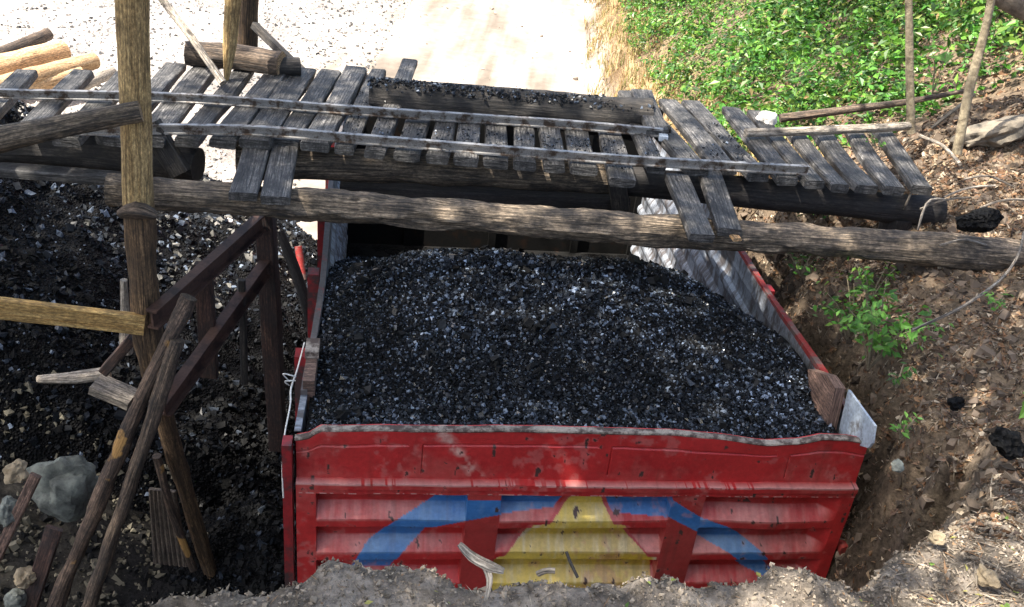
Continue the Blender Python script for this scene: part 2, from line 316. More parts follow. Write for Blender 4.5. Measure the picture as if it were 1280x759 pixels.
# ------------------------------------------------------------------ terrain
EDGE = np.array([(-0.80, -6), (-0.78, 0.2), (-0.79, 1.45), (-0.70, 1.58), (-0.40, 1.71), (0.1, 1.86), (0.6, 1.90), (1.05, 1.99), (1.5, 2.45), (1.85, 2.95), (2.0, 3.5), (1.98, 4.2),
                 (1.88, 5.0), (1.82, 6.2), (1.75, 7.0), (1.7, 9), (1.75, 12), (1.45, 16), (1.5, 22), (3, 40), (10, 90), (40, 300)], float)
def edge_dist(x, y):
    x = np.asarray(x, float); y = np.asarray(y, float); best = np.full(x.shape, 1e9); sgn = np.ones(x.shape); yy = np.zeros(x.shape)
    for a, b in zip(EDGE[:-1], EDGE[1:]):
        dx, dy = b-a; t = np.clip(((x-a[0])*dx+(y-a[1])*dy)/(dx*dx+dy*dy), 0, 1); ex, ey = x-(a[0]+t*dx), y-(a[1]+t*dy); d = np.hypot(ex, ey)
        up = d < best; best = np.where(up, d, best); sgn = np.where(up, np.sign(dx*-ey+dy*ex), sgn); yy = np.where(up, a[1]+t*dy, yy)
    return best*sgn, yy          # positive on the bank side
def height(x, y):
    x = np.asarray(x, float); y = np.asarray(y, float); d, ey = edge_dist(x, y)
    eh = np.interp(ey, [1.9, 2.4, 3.0, 3.6, 5, 6.5, 8, 10, 13, 17, 24], [3.2, 3.08, 2.8, 2.62, 2.6, 2.5, 1.9, 1.15, 0.75, 0.5, 0.4])
    sl = np.interp(ey, [1.9, 3, 4, 5.5, 7, 9, 12], [0.03, 0.28, 0.3, 0.3, 0.5, 0.75, 0.8])
    wd = np.interp(ey, [1.9, 3, 4.5, 6, 8, 12], [0.45, 0.5, 0.95, 0.85, 0.7, 0.7])
    dd = np.maximum(d, 0); rise = np.minimum(sl*dd, sl*3+0.25*np.maximum(dd-3, 0)); rise = np.minimum(rise, 6+0*rise)
    rough = fbm(x*0.9, y*0.9, 3)*0.25*np.clip(dd*1.2, 0, 1)*np.clip((np.hypot(x, y-1)-1.2)*0.5, 0.1, 1)
    top = eh+rise+rough+fbm(x*5, y*5, 9)*0.06+fbm(x*22, y*22, 5, 3)*0.018*np.clip(6-np.hypot(x, y), 0, 1)
    k = sst(d+fbm(x*3, y*3, 21)*0.16+fbm(x*11, y*11, 22)*0.05, -wd, 0.02)
    low = 0.02*fbm(x*2, y*2, 11)+0.03*np.clip(y-8, 0, 30)*0
    left = np.clip(-1.9-x, 0, 1.6)*0.42*sst(y, 9, 5.5)*(1+0.5*fbm(x*2.5, y*2.5, 31))
    far = np.clip(np.hypot(x, y)-45, 0, 400)*0.10
    return low+left+(top-low-left)*k+far
def heap_h(x, y):
    d = np.hypot((x+5.5), (y-6.6)*0.95); h = 2.9-0.68*d-1.3*sst(y, 5.4, 4.3); n = fbm(x*1.6, y*1.6, 41)*0.25+fbm(x*7, y*7, 43)*0.06
    d2 = np.hypot(x+1.4, y-4.9); h2 = 0.35-0.5*d2
    return np.maximum(h, h2)+n

def axis(lo, hi, step, far, g=1.13):
    a = list(np.arange(lo, hi, step)); s = step; x = hi
    while x < far[1]: a.append(x); s *= g; x += s
    s = step; x = lo-step
    while x > far[0]: a.insert(0, x); s *= g; x -= s
    return np.array(a)
XS = axis(-1.2, 3.2, 0.025, (-320, 320)); YS = axis(1.0, 5.5, 0.025, (-60, 600), 1.06)
GX, GY = np.meshgrid(XS, YS); GZ = height(GX, GY)
D, EY = edge_dist(GX, GY)
n1 = fbm(GX*1.3, GY*1.3, 51); n2 = fbm(GX*9, GY*9, 52)
def rgb(*c): return np.array(c)
def lerp(a, b, t): return a+(b-a)*t[..., None]
shape = GX.shape+(3,)
soil = lerp(np.broadcast_to(rgb(0.10, 0.075, 0.05), shape), rgb(0.20, 0.15, 0.105), np.clip(0.5+n2, 0, 1))
mound = lerp(np.broadcast_to(rgb(0.15, 0.125, 0.10), shape), rgb(0.30, 0.26, 0.22), np.clip(0.5+n2*1.3+n1, 0, 1))
bank = lerp(soil, mound, sst(EY, 3.6, 2.2)); straw = lerp(np.broadcast_to(rgb(0.13, 0.085, 0.045), shape), rgb(0.34, 0.25, 0.13), np.clip(0.5+n2*1.6, 0, 1))
bank = lerp(bank, straw, sst(EY, 7.5, 9.5)*sst(D, 1.2, -0.2)*np.clip(0.7+n1, 0, 1))
dust = np.broadcast_to(rgb(0.018, 0.017, 0.017), shape)
road = lerp(np.broadcast_to(rgb(0.15, 0.125, 0.10), shape), rgb(0.33, 0.29, 0.25), np.clip(0.62+1.3*fbm(GX*2.4, GY*0.45, 57)+0.5*n2, 0, 1))
gravel = lerp(np.broadcast_to(rgb(0.20, 0.18, 0.165), shape), rgb(0.46, 0.42, 0.38), np.clip(0.5+n1*1.5+n2, 0, 1))
low = lerp(road, gravel, sst(GX+n1*1.0, -2.9, -4.0)); black = sst(GY+n1*1.5, 9.3, 7.4)*sst(GX, 5, 3); low = lerp(low, dust, black); low = lerp(low, rgb(0.075, 0.067, 0.052), sst(GX+n1*0.4, -1.95, -2.35)*sst(GY+n1, 5.6, 4.8)*np.clip(0.6+n2, 0, 1))
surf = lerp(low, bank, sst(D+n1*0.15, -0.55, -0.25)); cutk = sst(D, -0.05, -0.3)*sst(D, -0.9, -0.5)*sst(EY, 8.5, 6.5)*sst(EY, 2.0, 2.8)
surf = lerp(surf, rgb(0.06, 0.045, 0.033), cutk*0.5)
ny, nx = GX.shape; I = np.arange(ny*nx).reshape(ny, nx)
Q = np.stack([I[:-1, :-1], I[:-1, 1:], I[1:, 1:], I[1:, :-1]], -1)
road_face = ((D < -0.45) & (GY > 7.8) & (GX > -3.6))[:-1, :-1] & (GY < 90)[:-1, :-1]
VV = np.stack([GX, GY, GZ], -1).reshape(-1, 3); CC = surf.reshape(-1, 3)
def submesh(name, faces, mat):
    used = np.unique(faces); mp = np.full(len(VV), -1); mp[used] = np.arange(len(used)); return fastmesh(name, VV[used], mp[faces], 4, mat, CC[used], smooth=True)
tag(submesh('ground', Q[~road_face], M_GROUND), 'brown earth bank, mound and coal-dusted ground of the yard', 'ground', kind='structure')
tag(submesh('road', Q[road_face], M_ROAD), 'sunlit pale dusty road curving away behind the trestle', 'road', kind='structure')

# ------------------------------------------------------------------ the truck
TO = np.array([-0.83, 3.27]); TS = np.array([0.988, 0.154]); TL = np.array([-0.154, 0.988]); TW, BL = 2.52, 4.2
truck = empty('dump_truck', (TO[0], TO[1], 0), 'red dump truck with blue arc and yellow triangle painted on its tailgate', 'truck', rz=math.atan2(0.154, 0.988)); LOCALS.add(truck.name)
def tk(s, l, z): return np.array([TO[0]+TS[0]*s+TL[0]*l, TO[1]+TS[1]*s+TL[1]*l, z])
RIMS = ([0, 0.05, 0.10, 0.97, 1.64, 1.85, 2.05, 2.2, 2.30, 2.42, 2.52], [2.375, 2.385, 2.424, 2.440, 2.434, 2.412, 2.385, 2.395, 2.424, 2.42, 2.40])
def rimz(s): return np.interp(s, *RIMS)+fbm(np.asarray(s)*6, np.asarray(s)*0+2, 71, 3)*0.005
def rib(z):
    z = np.asarray(z, float); out = np.zeros(z.shape)
    ph = np.mod(2.116-z, 0.199)/0.199
    return np.where(ph < 0.46, -0.035, np.where(ph < 0.72, -0.035+0.068*(ph-0.46)/0.26, np.where(ph < 0.965, 0.033, 0.033-0.068*(ph-0.965)/0.035)))
sl_ = np.unique(np.round(np.concatenate([np.linspace(0, TW, 520), *[[e-0.002, e+0.002] for e in (0.085, 0.735, 0.885, 1.66, 1.815)], [2.40, 2.47]]), 4))
zl_ = np.unique(np.round(np.concatenate([np.linspace(1.25, 2.185, 190), np.linspace(2.185, 2.40, 46), [2.118, 2.115, 2.18, 2.176, 2.145, 2.142]]), 4))[::-1]
SS, ZZ = np.meshgrid(sl_, zl_)
stile = np.zeros(SS.shape)
for a, b in ((-1, 0.085), (0.735, 0.885), (1.66, 1.815)): stile = np.maximum(stile, ((SS >= a) & (SS <= b)).astype(float))
stile = np.maximum(stile, np.clip((SS-2.385)/0.075, 0, 1)); rb = rib(ZZ)
dep = rb*(1-stile)+0.032*stile
dep = np.where(ZZ > 2.1165, 0.034, dep); dep = np.where((ZZ > 2.1165) & (ZZ < 2.144), 0.034, dep); dep = np.where(ZZ > 2.144, 0.040, dep); dep = np.where(ZZ > 2.178, 0.0, dep)
emb = (np.abs(ZZ-2.335) < 0.004) & (np.mod(SS+0.35, 0.82) > 0.06); dep = dep-0.006*emb-0.006*((np.abs(np.mod(SS+0.35, 0.82)-0.06) < 0.004) & (ZZ > 2.2) & (ZZ < 2.336))
dep = dep+fbm(SS*2.3, ZZ*3, 73, 3)*0.014+fbm(SS*11, ZZ*9, 74, 2)*0.003
ZW = np.where(ZZ > 2.185, 2.185+(ZZ-2.185)/(2.40-2.185)*(rimz(SS)-2.185), ZZ)
def inpoly(x, y, poly):
    r = np.zeros(x.shape, bool); n = len(poly)
    for i in range(n):
        (x1, y1), (x2, y2) = poly[i], poly[(i+1) % n]
        c = ((y1 > y) != (y2 > y)) & (x < (x2-x1)*(y-y1)/((y2-y1) if y2 != y1 else 1e-9)+x1); r ^= c
    return r
wx = SS+fbm(SS*14, ZZ*14, 77)*0.003; wz = ZZ-0.82*dep+fbm(SS*14, ZZ*14, 78)*0.003
RED = rgb(0.48, 0.030, 0.030); BLUE = rgb(0.045, 0.17, 0.44); YEL = rgb(0.72, 0.54, 0.10); WHITE = rgb(0.62, 0.56, 0.5)
pc = np.broadcast_to(RED, SS.shape+(3,)).copy(); pn1 = fbm(SS*3, ZZ*6, 81); pn2 = fbm(SS*30, ZZ*30, 82); pn3 = fbm(SS*60, ZZ*14, 83)
pc = lerp(pc, rgb(0.27, 0.012, 0.016), np.clip(pn1*1.2+0.05, 0, 0.45)); pc = lerp(pc, rgb(0.5, 0.12, 0.10), np.clip((pn2*0.5+pn1)*0.8-0.05, 0, 0.4))
pc = np.where(((np.abs(SS-0.81) < 0.075) | (np.abs(SS-1.737) < 0.078))[..., None] & (ZZ < 2.117)[..., None], lerp(pc, rgb(0.36, 0.05, 0.045), np.full(SS.shape, 0.7)), pc)
phs = np.mod(2.116-ZZ, 0.199)/0.199; skylit_fade = np.clip((phs-0.45)/0.03, 0, 1)*np.clip((0.80-phs)/0.05, 0, 1)*(1-stile)*(ZZ < 2.11)*np.clip(0.6+pn1+pn3*0.5, 0, 1); pc = lerp(pc, rgb(0.64, 0.27, 0.24), skylit_fade*0.85)  # sky light and chalky fade painted pale on the upward rib slopes
blue = [(0.735, 2.14), (0.60, 2.085), (0.42, 1.93), (0.31, 1.82), (0.235, 1.65), (0.41, 1.65), (0.466, 1.745), (0.565, 1.89), (0.735, 1.938), (0.885, 1.975), (1.0, 2.0), (1.13, 2.02), (1.2, 2.14), (0.885, 2.14), (0.884, 2.06), (0.736, 2.06)]
blue2 = [(1.32, 2.14), (1.40, 1.995), (1.66, 1.965), (1.815, 1.875), (1.93, 1.79), (2.10, 1.66), (2.27, 1.55), (2.28, 1.6), (2.16, 1.745), (2.04, 1.87), (1.815, 1.965), (1.66, 2.07), (1.66, 2.14)]
bm = (inpoly(wx, wz, blue) | inpoly(wx, wz, blue2)) & (ZZ < 2.1165)
pc = np.where(bm[..., None], lerp(np.broadcast_to(BLUE, pc.shape), rgb(0.20, 0.34, 0.52), np.clip(skylit_fade*0.8+pn2*0.3, 0, 1)), pc)
tri = [(1.232, 2.13), (1.328, 2.13), (1.410, 1.92), (1.462, 1.916), (1.602, 1.72), (1.645, 1.716), (1.66, 1.3), (0.885, 1.3), (0.895, 1.716), (0.930, 1.72), (1.045, 1.916), (1.118, 1.92)]
pink = [(1.21, 2.13), (1.35, 2.13), (1.432, 1.92), (1.485, 1.916), (1.622, 1.70), (0.905, 1.70), (1.02, 1.916), (1.095, 1.92)]
ty = inpoly(wx, wz, tri) & (ZZ < 2.1165); edge_t = inpoly(wx, wz, pink) & ~ty & (ZZ < 2.1165) & (ZZ > 1.72)
pc = np.where(edge_t[..., None], rgb(0.5, 0.08, 0.08), pc)
yc = lerp(np.broadcast_to(YEL, pc.shape), rgb(0.52, 0.34, 0.035), np.clip(0.3+pn1*1.2, 0, 1)); yc = lerp(yc, rgb(0.72, 0.62, 0.36), np.clip(skylit_fade*0.5+np.clip(pn3-0.1, 0, 1), 0, 0.8))
rim_d = np.minimum(np.abs(wx-np.interp(-wz, [-2.13, -1.93, -1.71], [1.235, 1.08, 0.89])), np.abs(wx-np.interp(-wz, [-2.13, -1.93, -1.71], [1.325, 1.48, 1.645])))
yc = lerp(yc, WHITE, np.clip(1-rim_d/0.02+pn2*0.8, 0, 1)*0.6*(ZZ > 1.71))
pc = np.where(ty[..., None], yc, pc)
scuff = np.clip((pn2*1.5+fbm(SS*5, ZZ*5, 87)*1.2)-0.55, 0, 1); pc = lerp(pc, rgb(0.52, 0.2, 0.18), np.clip(scuff*1.0, 0, 0.35))
sc2 = np.clip(1-np.abs((SS-0.62)-(2.38-ZZ)*0.8)/0.05, 0, 1)*(ZZ > 2.19)*np.clip(pn2*2+0.3, 0, 1); pc = lerp(pc, rgb(0.66, 0.5, 0.42), sc2*0.7)
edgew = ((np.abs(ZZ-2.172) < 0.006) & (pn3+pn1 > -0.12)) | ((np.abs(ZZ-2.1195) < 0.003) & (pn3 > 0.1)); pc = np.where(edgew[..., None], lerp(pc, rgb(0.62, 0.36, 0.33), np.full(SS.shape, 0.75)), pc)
runs = np.clip(fbm(SS*26, ZZ*1.6, 88)*2.2-0.55, 0, 1)*np.clip(0.6+pn1, 0, 1); pc = lerp(pc, rgb(0.10, 0.04, 0.03), runs*0.55)
chip = (pn2+pn3*0.6 > 0.62); pc = np.where(chip[..., None], rgb(0.07, 0.04, 0.035), pc)
VT = np.stack([SS, -dep-0.0*SS, ZW], -1).reshape(-1, 3); nr, nc = SS.shape; I = np.arange(nr*nc).reshape(nr, nc)
QT = np.stack([I[:-1, :-1], I[1:, :-1], I[1:, 1:], I[:-1, 1:]], -1).reshape(-1, 4)
nf = len(VT); back = VT.copy(); back[:, 1] = 0.05
edge_idx = np.concatenate([I[0, :], I[1:, -1], I[-1, -2::-1], I[-2:0:-1, 0]]); b0 = nf
VB = VT[edge_idx].copy(); VB[:, 1] = 0.05; ne = len(edge_idx); ii = np.arange(ne)
QS = np.stack([edge_idx[ii], edge_idx[(ii+1) % ne], b0+(ii+1) % ne, b0+ii], -1)
M_PAINT = attr_mat('tailgate_paint', 0.42, 0.5, 40.0, 0.18, 0.12)
pcf = pc.reshape(-1, 3)
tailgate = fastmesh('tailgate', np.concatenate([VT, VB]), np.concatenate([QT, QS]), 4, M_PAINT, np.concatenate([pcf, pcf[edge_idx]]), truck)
LOCALS.add(tailgate.name)
def tpart(mb, name, mat, parent=None, smooth=True):
    o = mb.build(name, mat, parent or truck, smooth); LOCALS.add(o.name); return o
def rect(w, h): return [(-w/2, -h/2), (w/2, -h/2), (w/2, h/2), (-w/2, h/2)]
ss = np.linspace(-0.005, TW+0.005, 90)
tpart(MB().sweep([(a, 0.012, float(rimz(a))+0.004) for a in ss], [(-0.024, -0.006), (0.010, -0.008), (0.014, 0.0), (0.010, 0.006), (-0.018, 0.006), (-0.027, 0.001)], noise=0.10, nfreq=9), 'rim_lip', M_RIM, tailgate)
for sgn, s0 in ((-1, 0.0), (1, TW)):
    zs = np.linspace(2.385, 1.08, 54); prof = []
    for k, z in enumerate(zs): prof.append((s0-sgn*(0.028+0.028*max(0, math.sin((2.38-z)*2*math.pi/0.19))**0.6*(z < 2.30)), z))
    ls = np.linspace(0.052, BL, 40); V = []; nP = len(prof)
    for l in ls:
        w = 0.012*math.sin(l*2.1+sgn)
        for (a, z) in prof: V.append((a+w*(z-1.08), l, z))
        V.append((s0+w*0.0, l, 1.08)); V.append((s0+w*1.3, l, 2.385))
    mcount = nP+2; F = []
    for i in range(len(ls)-1):
        for j in range(mcount):
            j2 = (j+1) % mcount; a = i*mcount
            F.append((a+j, a+j2, a+mcount+j2, a+mcount+j) if sgn > 0 else (a+j2, a+j, a+mcount+j, a+mcount+j2))
    wall = fastmesh('side_wall', np.array(V), np.array(F), 4, M_BARE, parent=truck); LOCALS.add(wall.name)
    if sgn > 0: wall['label'] = 'grey steel side wall with bare ribbed inner face'
    tpart(MB().sweep([(s0-sgn*0.014+0.013*math.sin(l*2.1+sgn), l, 2.398+0.008*math.sin(l*3.3)) for l in np.linspace(0.25 if sgn > 0 else 0.3, BL, 40)], rect(0.030, 0.026), noise=0.08, nfreq=8), 'top_rail', M_REDW if sgn > 0 else M_DGREY, wall)
    for l in (0.7, 1.5, 2.3, 3.1, 3.9): tpart(MB().box((s0+sgn*0.033, l, 1.8), (0.06, 0.08, 1.1)), 'stanchion', M_REDD)
tpart(MB().box((TW/2, BL+0.03, 1.74), (TW+0.06, 0.05, 1.40)), 'headboard', M_BLACKST)
for a in (0.05, 0.55, 1.26, 1.97, 2.47): tpart(MB().box((a, BL-0.012, 1.74), (0.06, 0.03, 1.3)), 'headboard_post', M_BLACKST)
tpart(MB().box((TW/2, BL/2+0.02, 1.10), (TW-0.02, BL-0.06, 0.06)), 'bed_floor', M_BLACKST)
tpart(MB().box((-0.035, -0.005, 1.82), (0.04, 0.07, 1.12)), 'corner_post', M_REDD)
def slab(poly, s, th):   # polygon in the (l, z) plane
    mb = MB(); n = len(poly)
    for a in (s, s+th):
        for l, z in poly: mb.v.append((a, l, z))
    mb.f.append(tuple(range(n))[::-1]); mb.f.append(tuple(range(n, 2*n))); mb.uv += [[(l, z) for l, z in poly][::-1], [(l, z) for l, z in poly]]; mb.mi += [0, 0]
    for i in range(n):
        j = (i+1) % n; mb.f.append((i, j, n+j, n+i)); mb.uv.append([(0, 0), (0.1, 0), (0.1, 0.1), (0, 0.1)]); mb.mi.append(0)
    return mb
tpart(slab([(0.24, 2.53), (-0.05, 2.545), (-0.075, 2.47), (-0.06, 2.43), (0.2, 2.27)], 2.482, 0.012), 'corner_plate', M_PLATE, smooth=False)['label'] = 'pale grey steel plate closing the right rear corner'
tpart(slab([(0.55, 2.43), (0.36, 2.525), (0.25, 2.53), (0.215, 2.285), (0.33, 2.245), (0.42, 2.30)], 2.425, 0.05), 'wooden_stake', W_PINK, smooth=False)
tpart(MB().box((0.03, 0.46, 2.36), (0.05, 0.30, 0.20)), 'wooden_stake', W_PINK)
tpart(MB().box((0.03, 0.55, 2.475), (0.062, 0.12, 0.035)), 'stake_cap', M_RIM)
tpart(MB().log([(-0.012, 0.62, 2.46), (-0.03, 0.45, 2.43), (-0.045, 0.3, 2.43), (-0.04, 0.2, 2.41), (-0.05, 0.04, 2.37), (-0.055, -0.03, 2.25), (-0.052, -0.04, 2.1)], 0.0035, 6, noise=0.2, step=0.02), 'cord', M_CORD)
for k in range(2): tpart(MB().log([(-0.03, 0.34+0.03*k, 2.44), (-0.075-0.01*k, 0.32+0.04*k, 2.45+0.012*k), (-0.06, 0.36+0.03*k, 2.40)], 0.003, 6, step=0.02), 'cord', M_CORD)
tpart(MB().log([(TW+0.045, 0.06, 1.79), (TW+0.045, -0.045, 1.79)], 0.034, 20, noise=0.0, step=0.03), 'tail_lamp', M_LAMP); tpart(MB().box((TW+0.03, 0.05, 1.72), (0.08, 0.03, 0.16)), 'lamp_bracket', M_REDD)
for a in (0.75, 1.6): tpart(MB().box((a, 3.0, 0.98), (0.09, 6.3, 0.24)), 'chassis_rail', M_BLACKST)
for (a, l, w) in ((0.35, 1.1, 0.5), (2.17, 1.1, 0.5), (0.30, 5.2, 0.26), (2.22, 5.2, 0.26)):
    wh = tpart(MB().log([(a-w/2, l, 0.5), (a+w/2, l, 0.5)], 0.47, 32, [0.93, 0.93], noise=0.0, step=w/2, up=(0, 0, 1)), 'wheel', M_TYRE)
    tpart(MB().log([(a-w/2-0.012, l, 0.5), (a+w/2+0.012, l, 0.5)], 0.22, 24, noise=0, step=0.2), 'rim', M_BARE, wh)
    tpart(MB().log([(a-w/2+0.03, l, 0.5), (a+w/2-0.03, l, 0.5)], 0.475, 32, noise=0.01, step=0.08), 'tyre', M_TYRE, wh)
cabp = [(4.45, 0.75), (6.05, 0.75), (6.15, 1.15), (5.9, 1.75), (5.7, 1.85), (4.55, 1.85), (4.45, 1.78)]
cab = tpart(slab(cabp, 0.22, 2.08), 'cab', M_RED, smooth=False)
tpart(slab([(5.0, 1.2), (5.8, 1.2), (5.7, 1.7), (5.0, 1.7)], 0.205, 0.012), 'side_window', M_GLASS, cab, False); tpart(slab([(5.0, 1.2), (5.8, 1.2), (5.7, 1.7), (5.0, 1.7)], 2.303, 0.012), 'side_window', M_GLASS, cab, False)
tpart(MB().box((1.26, 4.44, 1.45), (1.3, 0.012, 0.4)), 'rear_window', M_GLASS, cab, False)
mi = tpart(MB().box((-0.10, 5.15, 1.5), (0.16, 0.05, 0.36)), 'mirror', M_RED); tpart(MB().log([(0.2, 5.15, 1.6), (-0.06, 5.15, 1.55)], 0.012, 8), 'mirror_arm', M_BLACKST, mi)

# ---- coal load in the bed
CP = np.array([(0.02, 0.03, 2.36), (0.6, 0.05, 2.42), (1.3, 0.05, 2.43), (2.05, 0.05, 2.375), (2.45, 0.05, 2.385), (0.05, 0.5, 2.40), (0.05, 1.0, 2.38), (0.05, 1.5, 2.30), (0.05, 2.2, 2.02), (0.05, 3.2, 1.75),
    (0.45, 1.4, 2.49), (0.95, 1.4, 2.55), (1.55, 1.38, 2.545), (0.9, 0.7, 2.53), (1.6, 0.7, 2.51), (0.95, 2.0, 2.20), (1.5, 2.0, 2.16), (0.9, 3.0, 1.66), (1.5, 3.0, 1.62), (1.2, 4.2, 1.38), (0.05, 4.2, 1.38), (2.47, 4.2, 1.38),
    (2.47, 0.35, 2.33), (2.47, 0.6, 2.39), (2.47, 0.8, 2.385), (2.47, 1.31, 2.23), (2.47, 1.96, 1.98), (2.47, 2.8, 1.67), (1.95, 1.4, 2.46), (1.95, 2.2, 2.12), (2.0, 0.7, 2.47)])
def tps_fit(P):
    d = np.linalg.norm(P[:, None, :2]-P[None, :, :2], axis=2); K = np.where(d > 0, d*d*np.log(d+1e-12), 0)+np.eye(len(P))*0.002; A = np.concatenate([np.ones((len(P), 1)), P[:, :2]], 1)
    M = np.block([[K, A], [A.T, np.zeros((3, 3))]]); return np.linalg.solve(M, np.concatenate([P[:, 2], np.zeros(3)]))
CWt = tps_fit(CP)
def coal_z(s, l):
    s = np.asarray(s, float); l = np.asarray(l, float); z = CWt[-3]+CWt[-2]*s+CWt[-1]*l
    for w, p in zip(CWt, CP): d2 = (s-p[0])**2+(l-p[1])**2; z = z+w*0.5*d2*np.log(d2+1e-12)
    z = np.minimum(z, 2.535+0.04*np.sin(s*1.4)-0.62*np.maximum(l-1.42, 0)); z = np.maximum(z, 1.13)
    return z+fbm(s*3, l*3, 91)*0.035+fbm(s*14, l*14, 92, 3)*0.014
gs, gl = np.meshgrid(np.linspace(0.035, 2.455, 240), np.linspace(0.055, 4.15, 330)); gz = coal_z(gs, gl); I = np.arange(gs.size).reshape(gs.shape)
Qc = np.stack([I[:-1, :-1], I[:-1, 1:], I[1:, 1:], I[1:, :-1]], -1).reshape(-1, 4)
def to_world(s, l, z): return np.stack([TO[0]+TS[0]*s+TL[0]*l, TO[1]+TS[1]*s+TL[1]*l, z], -1)
def coalcol(n): 
    g = 10**rng.normal(-1.9, 0.30, n); w = rng.random(n) < 0.15; g[w] = rng.uniform(0.03, 0.24, w.sum()); return np.stack([g*0.80, g*0.97, g*1.25], 1).clip(0, 0.45)
def combine(name, base, Fb, mats, parts, label, cat, kind='stuff', group=None):
    """one object: a base sheet plus the loose lumps on it"""
    Fl = [np.stack([Fb[:, 0], Fb[:, 1], Fb[:, 2]], 1), np.stack([Fb[:, 0], Fb[:, 2], Fb[:, 3]], 1)] if Fb is not None else []
    V = [base] if base is not None else []; C = [np.full((len(base), 3), 0.012)] if base is not None else []; nb = sum(len(f) for f in Fl); off = len(base) if base is not None else 0
    for v, f, c in parts: Fl.append(f+off); V.append(v); C.append(c); off += len(v)
    Fl = np.concatenate(Fl); o = fastmesh(name, np.concatenate(V), Fl, 3, mats[0], np.concatenate(C))
    if nb: 
        o.data.materials.append(mats[1]); mi = np.zeros(len(Fl), np.int32); mi[:nb] = 1; o.data.polygons.foreach_set('material_index', mi)
    return tag(o, label, cat, group, kind)
def lump(P, size, kind='oct', col=None):
    v, f = chunks(P, size, kind=kind); m = len(v)//max(len(P), 1); c = np.repeat(coalcol(len(P)) if col is None else col, m, 0); return v, f, c
def sizes(n, a, b, p=2.5): return a+(b-a)*rng.random(n)**p
n = 80000; s_, l_ = rng.uniform(0.05, 2.44, n), 0.06+3.6*rng.random(n)**1.3; sz = sizes(n, 0.0025, 0.0115, 2.4)*(1+0.5*fbm(s_*2.5, l_*2.5, 95))
P1 = to_world(s_, l_, coal_z(s_, l_)+sz*0.25); n = 260; s2, l2 = rng.uniform(0.08, 2.4, n), rng.uniform(0.12, 1.8, n); P2 = to_world(s2, l2, coal_z(s2, l2)+0.008)
combine('coal_load', to_world(gs, gl, gz).reshape(-1, 3), Qc, (M_COAL, M_COALB), [lump(P1[:55000], sz[:55000], col=coalcol(55000)*np.exp(1.5*fbm(s_*3, l_*3, 96))[:55000, None]), lump(P1[55000:], sz[55000:], 'cub', col=coalcol(25000)*np.exp(1.5*fbm(s_*3, l_*3, 96))[55000:, None]), lump(P2, sizes(260, 0.012, 0.032), 'cub', col=np.full((260, 3), 0.007)*rng.uniform(0.5, 3, (260, 1)))], 'heaped black coal filling the red truck bed to its rim', 'coal')

# ------------------------------------------------------------------ timber trestle
tre = empty('timber_trestle', at(640, 190, z=2.8), 'coal-blackened timber trestle with narrow rails and plank sleepers crossing above the truck', 'trestle')
NEAR = [(-40, 168, 92), (28, 172, 92), (82, 178, 90), (136, 177, 86), (186, 178, 90), (233, 179, 88), (278, 180, 88), (318, 181, 90), (357, 181, 92), (393, 184, 88), (430, 188, 89), (468, 193, 82), (508, 197, 145), (547, 200, 148),
        (583, 203, 150), (620, 206, 152), (656, 208, 154), (692, 211, 156), (730, 214, 158), (778, 229, 158), (820, 212, 160), (872, 215, 116), (906, 214, 131), (948, 222, 133), (984, 227, 138), (1018, 231, 142), (1050, 236, 164), (1083, 237, 165), (1117, 239, 165), (1152, 238, 164)]
TIES = []
for k, (u, v, vf) in enumerate(NEAR):
    kk = np.interp(u, [-50, 250, 450, 620, 800, 870, 1050, 1150], [-0.95, -0.82, -0.45, -0.05, 0.35, 0.8, 0.88, 0.70])
    p0 = at(u, v, z=3.03+0.012*random.uniform(-1, 1)); kk += random.gauss(0, 0.04); vf += random.gauss(0, 1.6); p1 = at(u-kk*(v-vf), vf, z=3.03+0.02*random.uniform(-1, 1)); w = (0.138 if k < 10 else 0.122)+0.022*random.uniform(-1, 1)
    if 425 < u < 960: TIES.append((p0, p1, w))
    o = MB().plank(p0, p1, w, 0.05, noise=0.09, step=0.045, bow=random.gauss(-0.003, 0.006), c=0.009, taper=random.uniform(0.92, 1.06)).build('sleeper', W_TIE, tre)
FR = [(-40, 114), (0, 117), (190, 121), (300, 127), (430, 137), (560, 146), (700, 155), (828, 166)]
NR = [(-60, 164), (60, 163), (200, 161), (300, 162.5), (360, 166), (430, 172), (600, 186), (800, 201), (1010, 213)]
RS = [(-0.017, -0.025), (0.017, -0.025), (0.017, -0.018), (0.006, -0.012), (0.006, 0.010), (0.014, 0.014), (0.014, 0.025), (-0.014, 0.025), (-0.014, 0.014), (-0.006, 0.010), (-0.006, -0.012), (-0.017, -0.018)]
for L_ in (FR, NR): MB().sweep([at(u, v, z=3.085) for u, v in L_], RS, noise=0.04, nfreq=2, step=0.06).build('rail', M_RAIL, tre)
fb = [at(462, 122, z=3.05), at(640, 134, z=3.055), at(812, 151, z=3.05)]
far_beam = MB().log(fb, 0.112, 24, [0.9, 1.0, 1.05], noise=0.13, step=0.05).build('beam', [W_DARK], tre)
g = rng.random((2600, 2)); bp = np.array([fb[0]+(fb[2]-fb[0])*t for t in g[:, 0]]); off = (g[:, 1]**0.8-0.42)*0.20; off = np.clip(off, -0.1, 0.1)
gp = bp+np.stack([off*0, off, np.sqrt(np.maximum(0.112**2-off**2, 0))+0.002], 1)
v, f = chunks(gp, sizes(2600, 0.003, 0.013)); o = fastmesh('coal_grit', v-parent_world(tre), f, 3, M_COAL, np.repeat(coalcol(2600), 6, 0), tre); o['kind'] = 'stuff'
MB().log([at(296, 203, z=2.87), at(470, 207, z=2.875), at(775, 224, z=2.87)], 0.088, 22, noise=0.1, step=0.06, cap_mi=1).build('beam', [W_LOG, W_FRESH], tre)
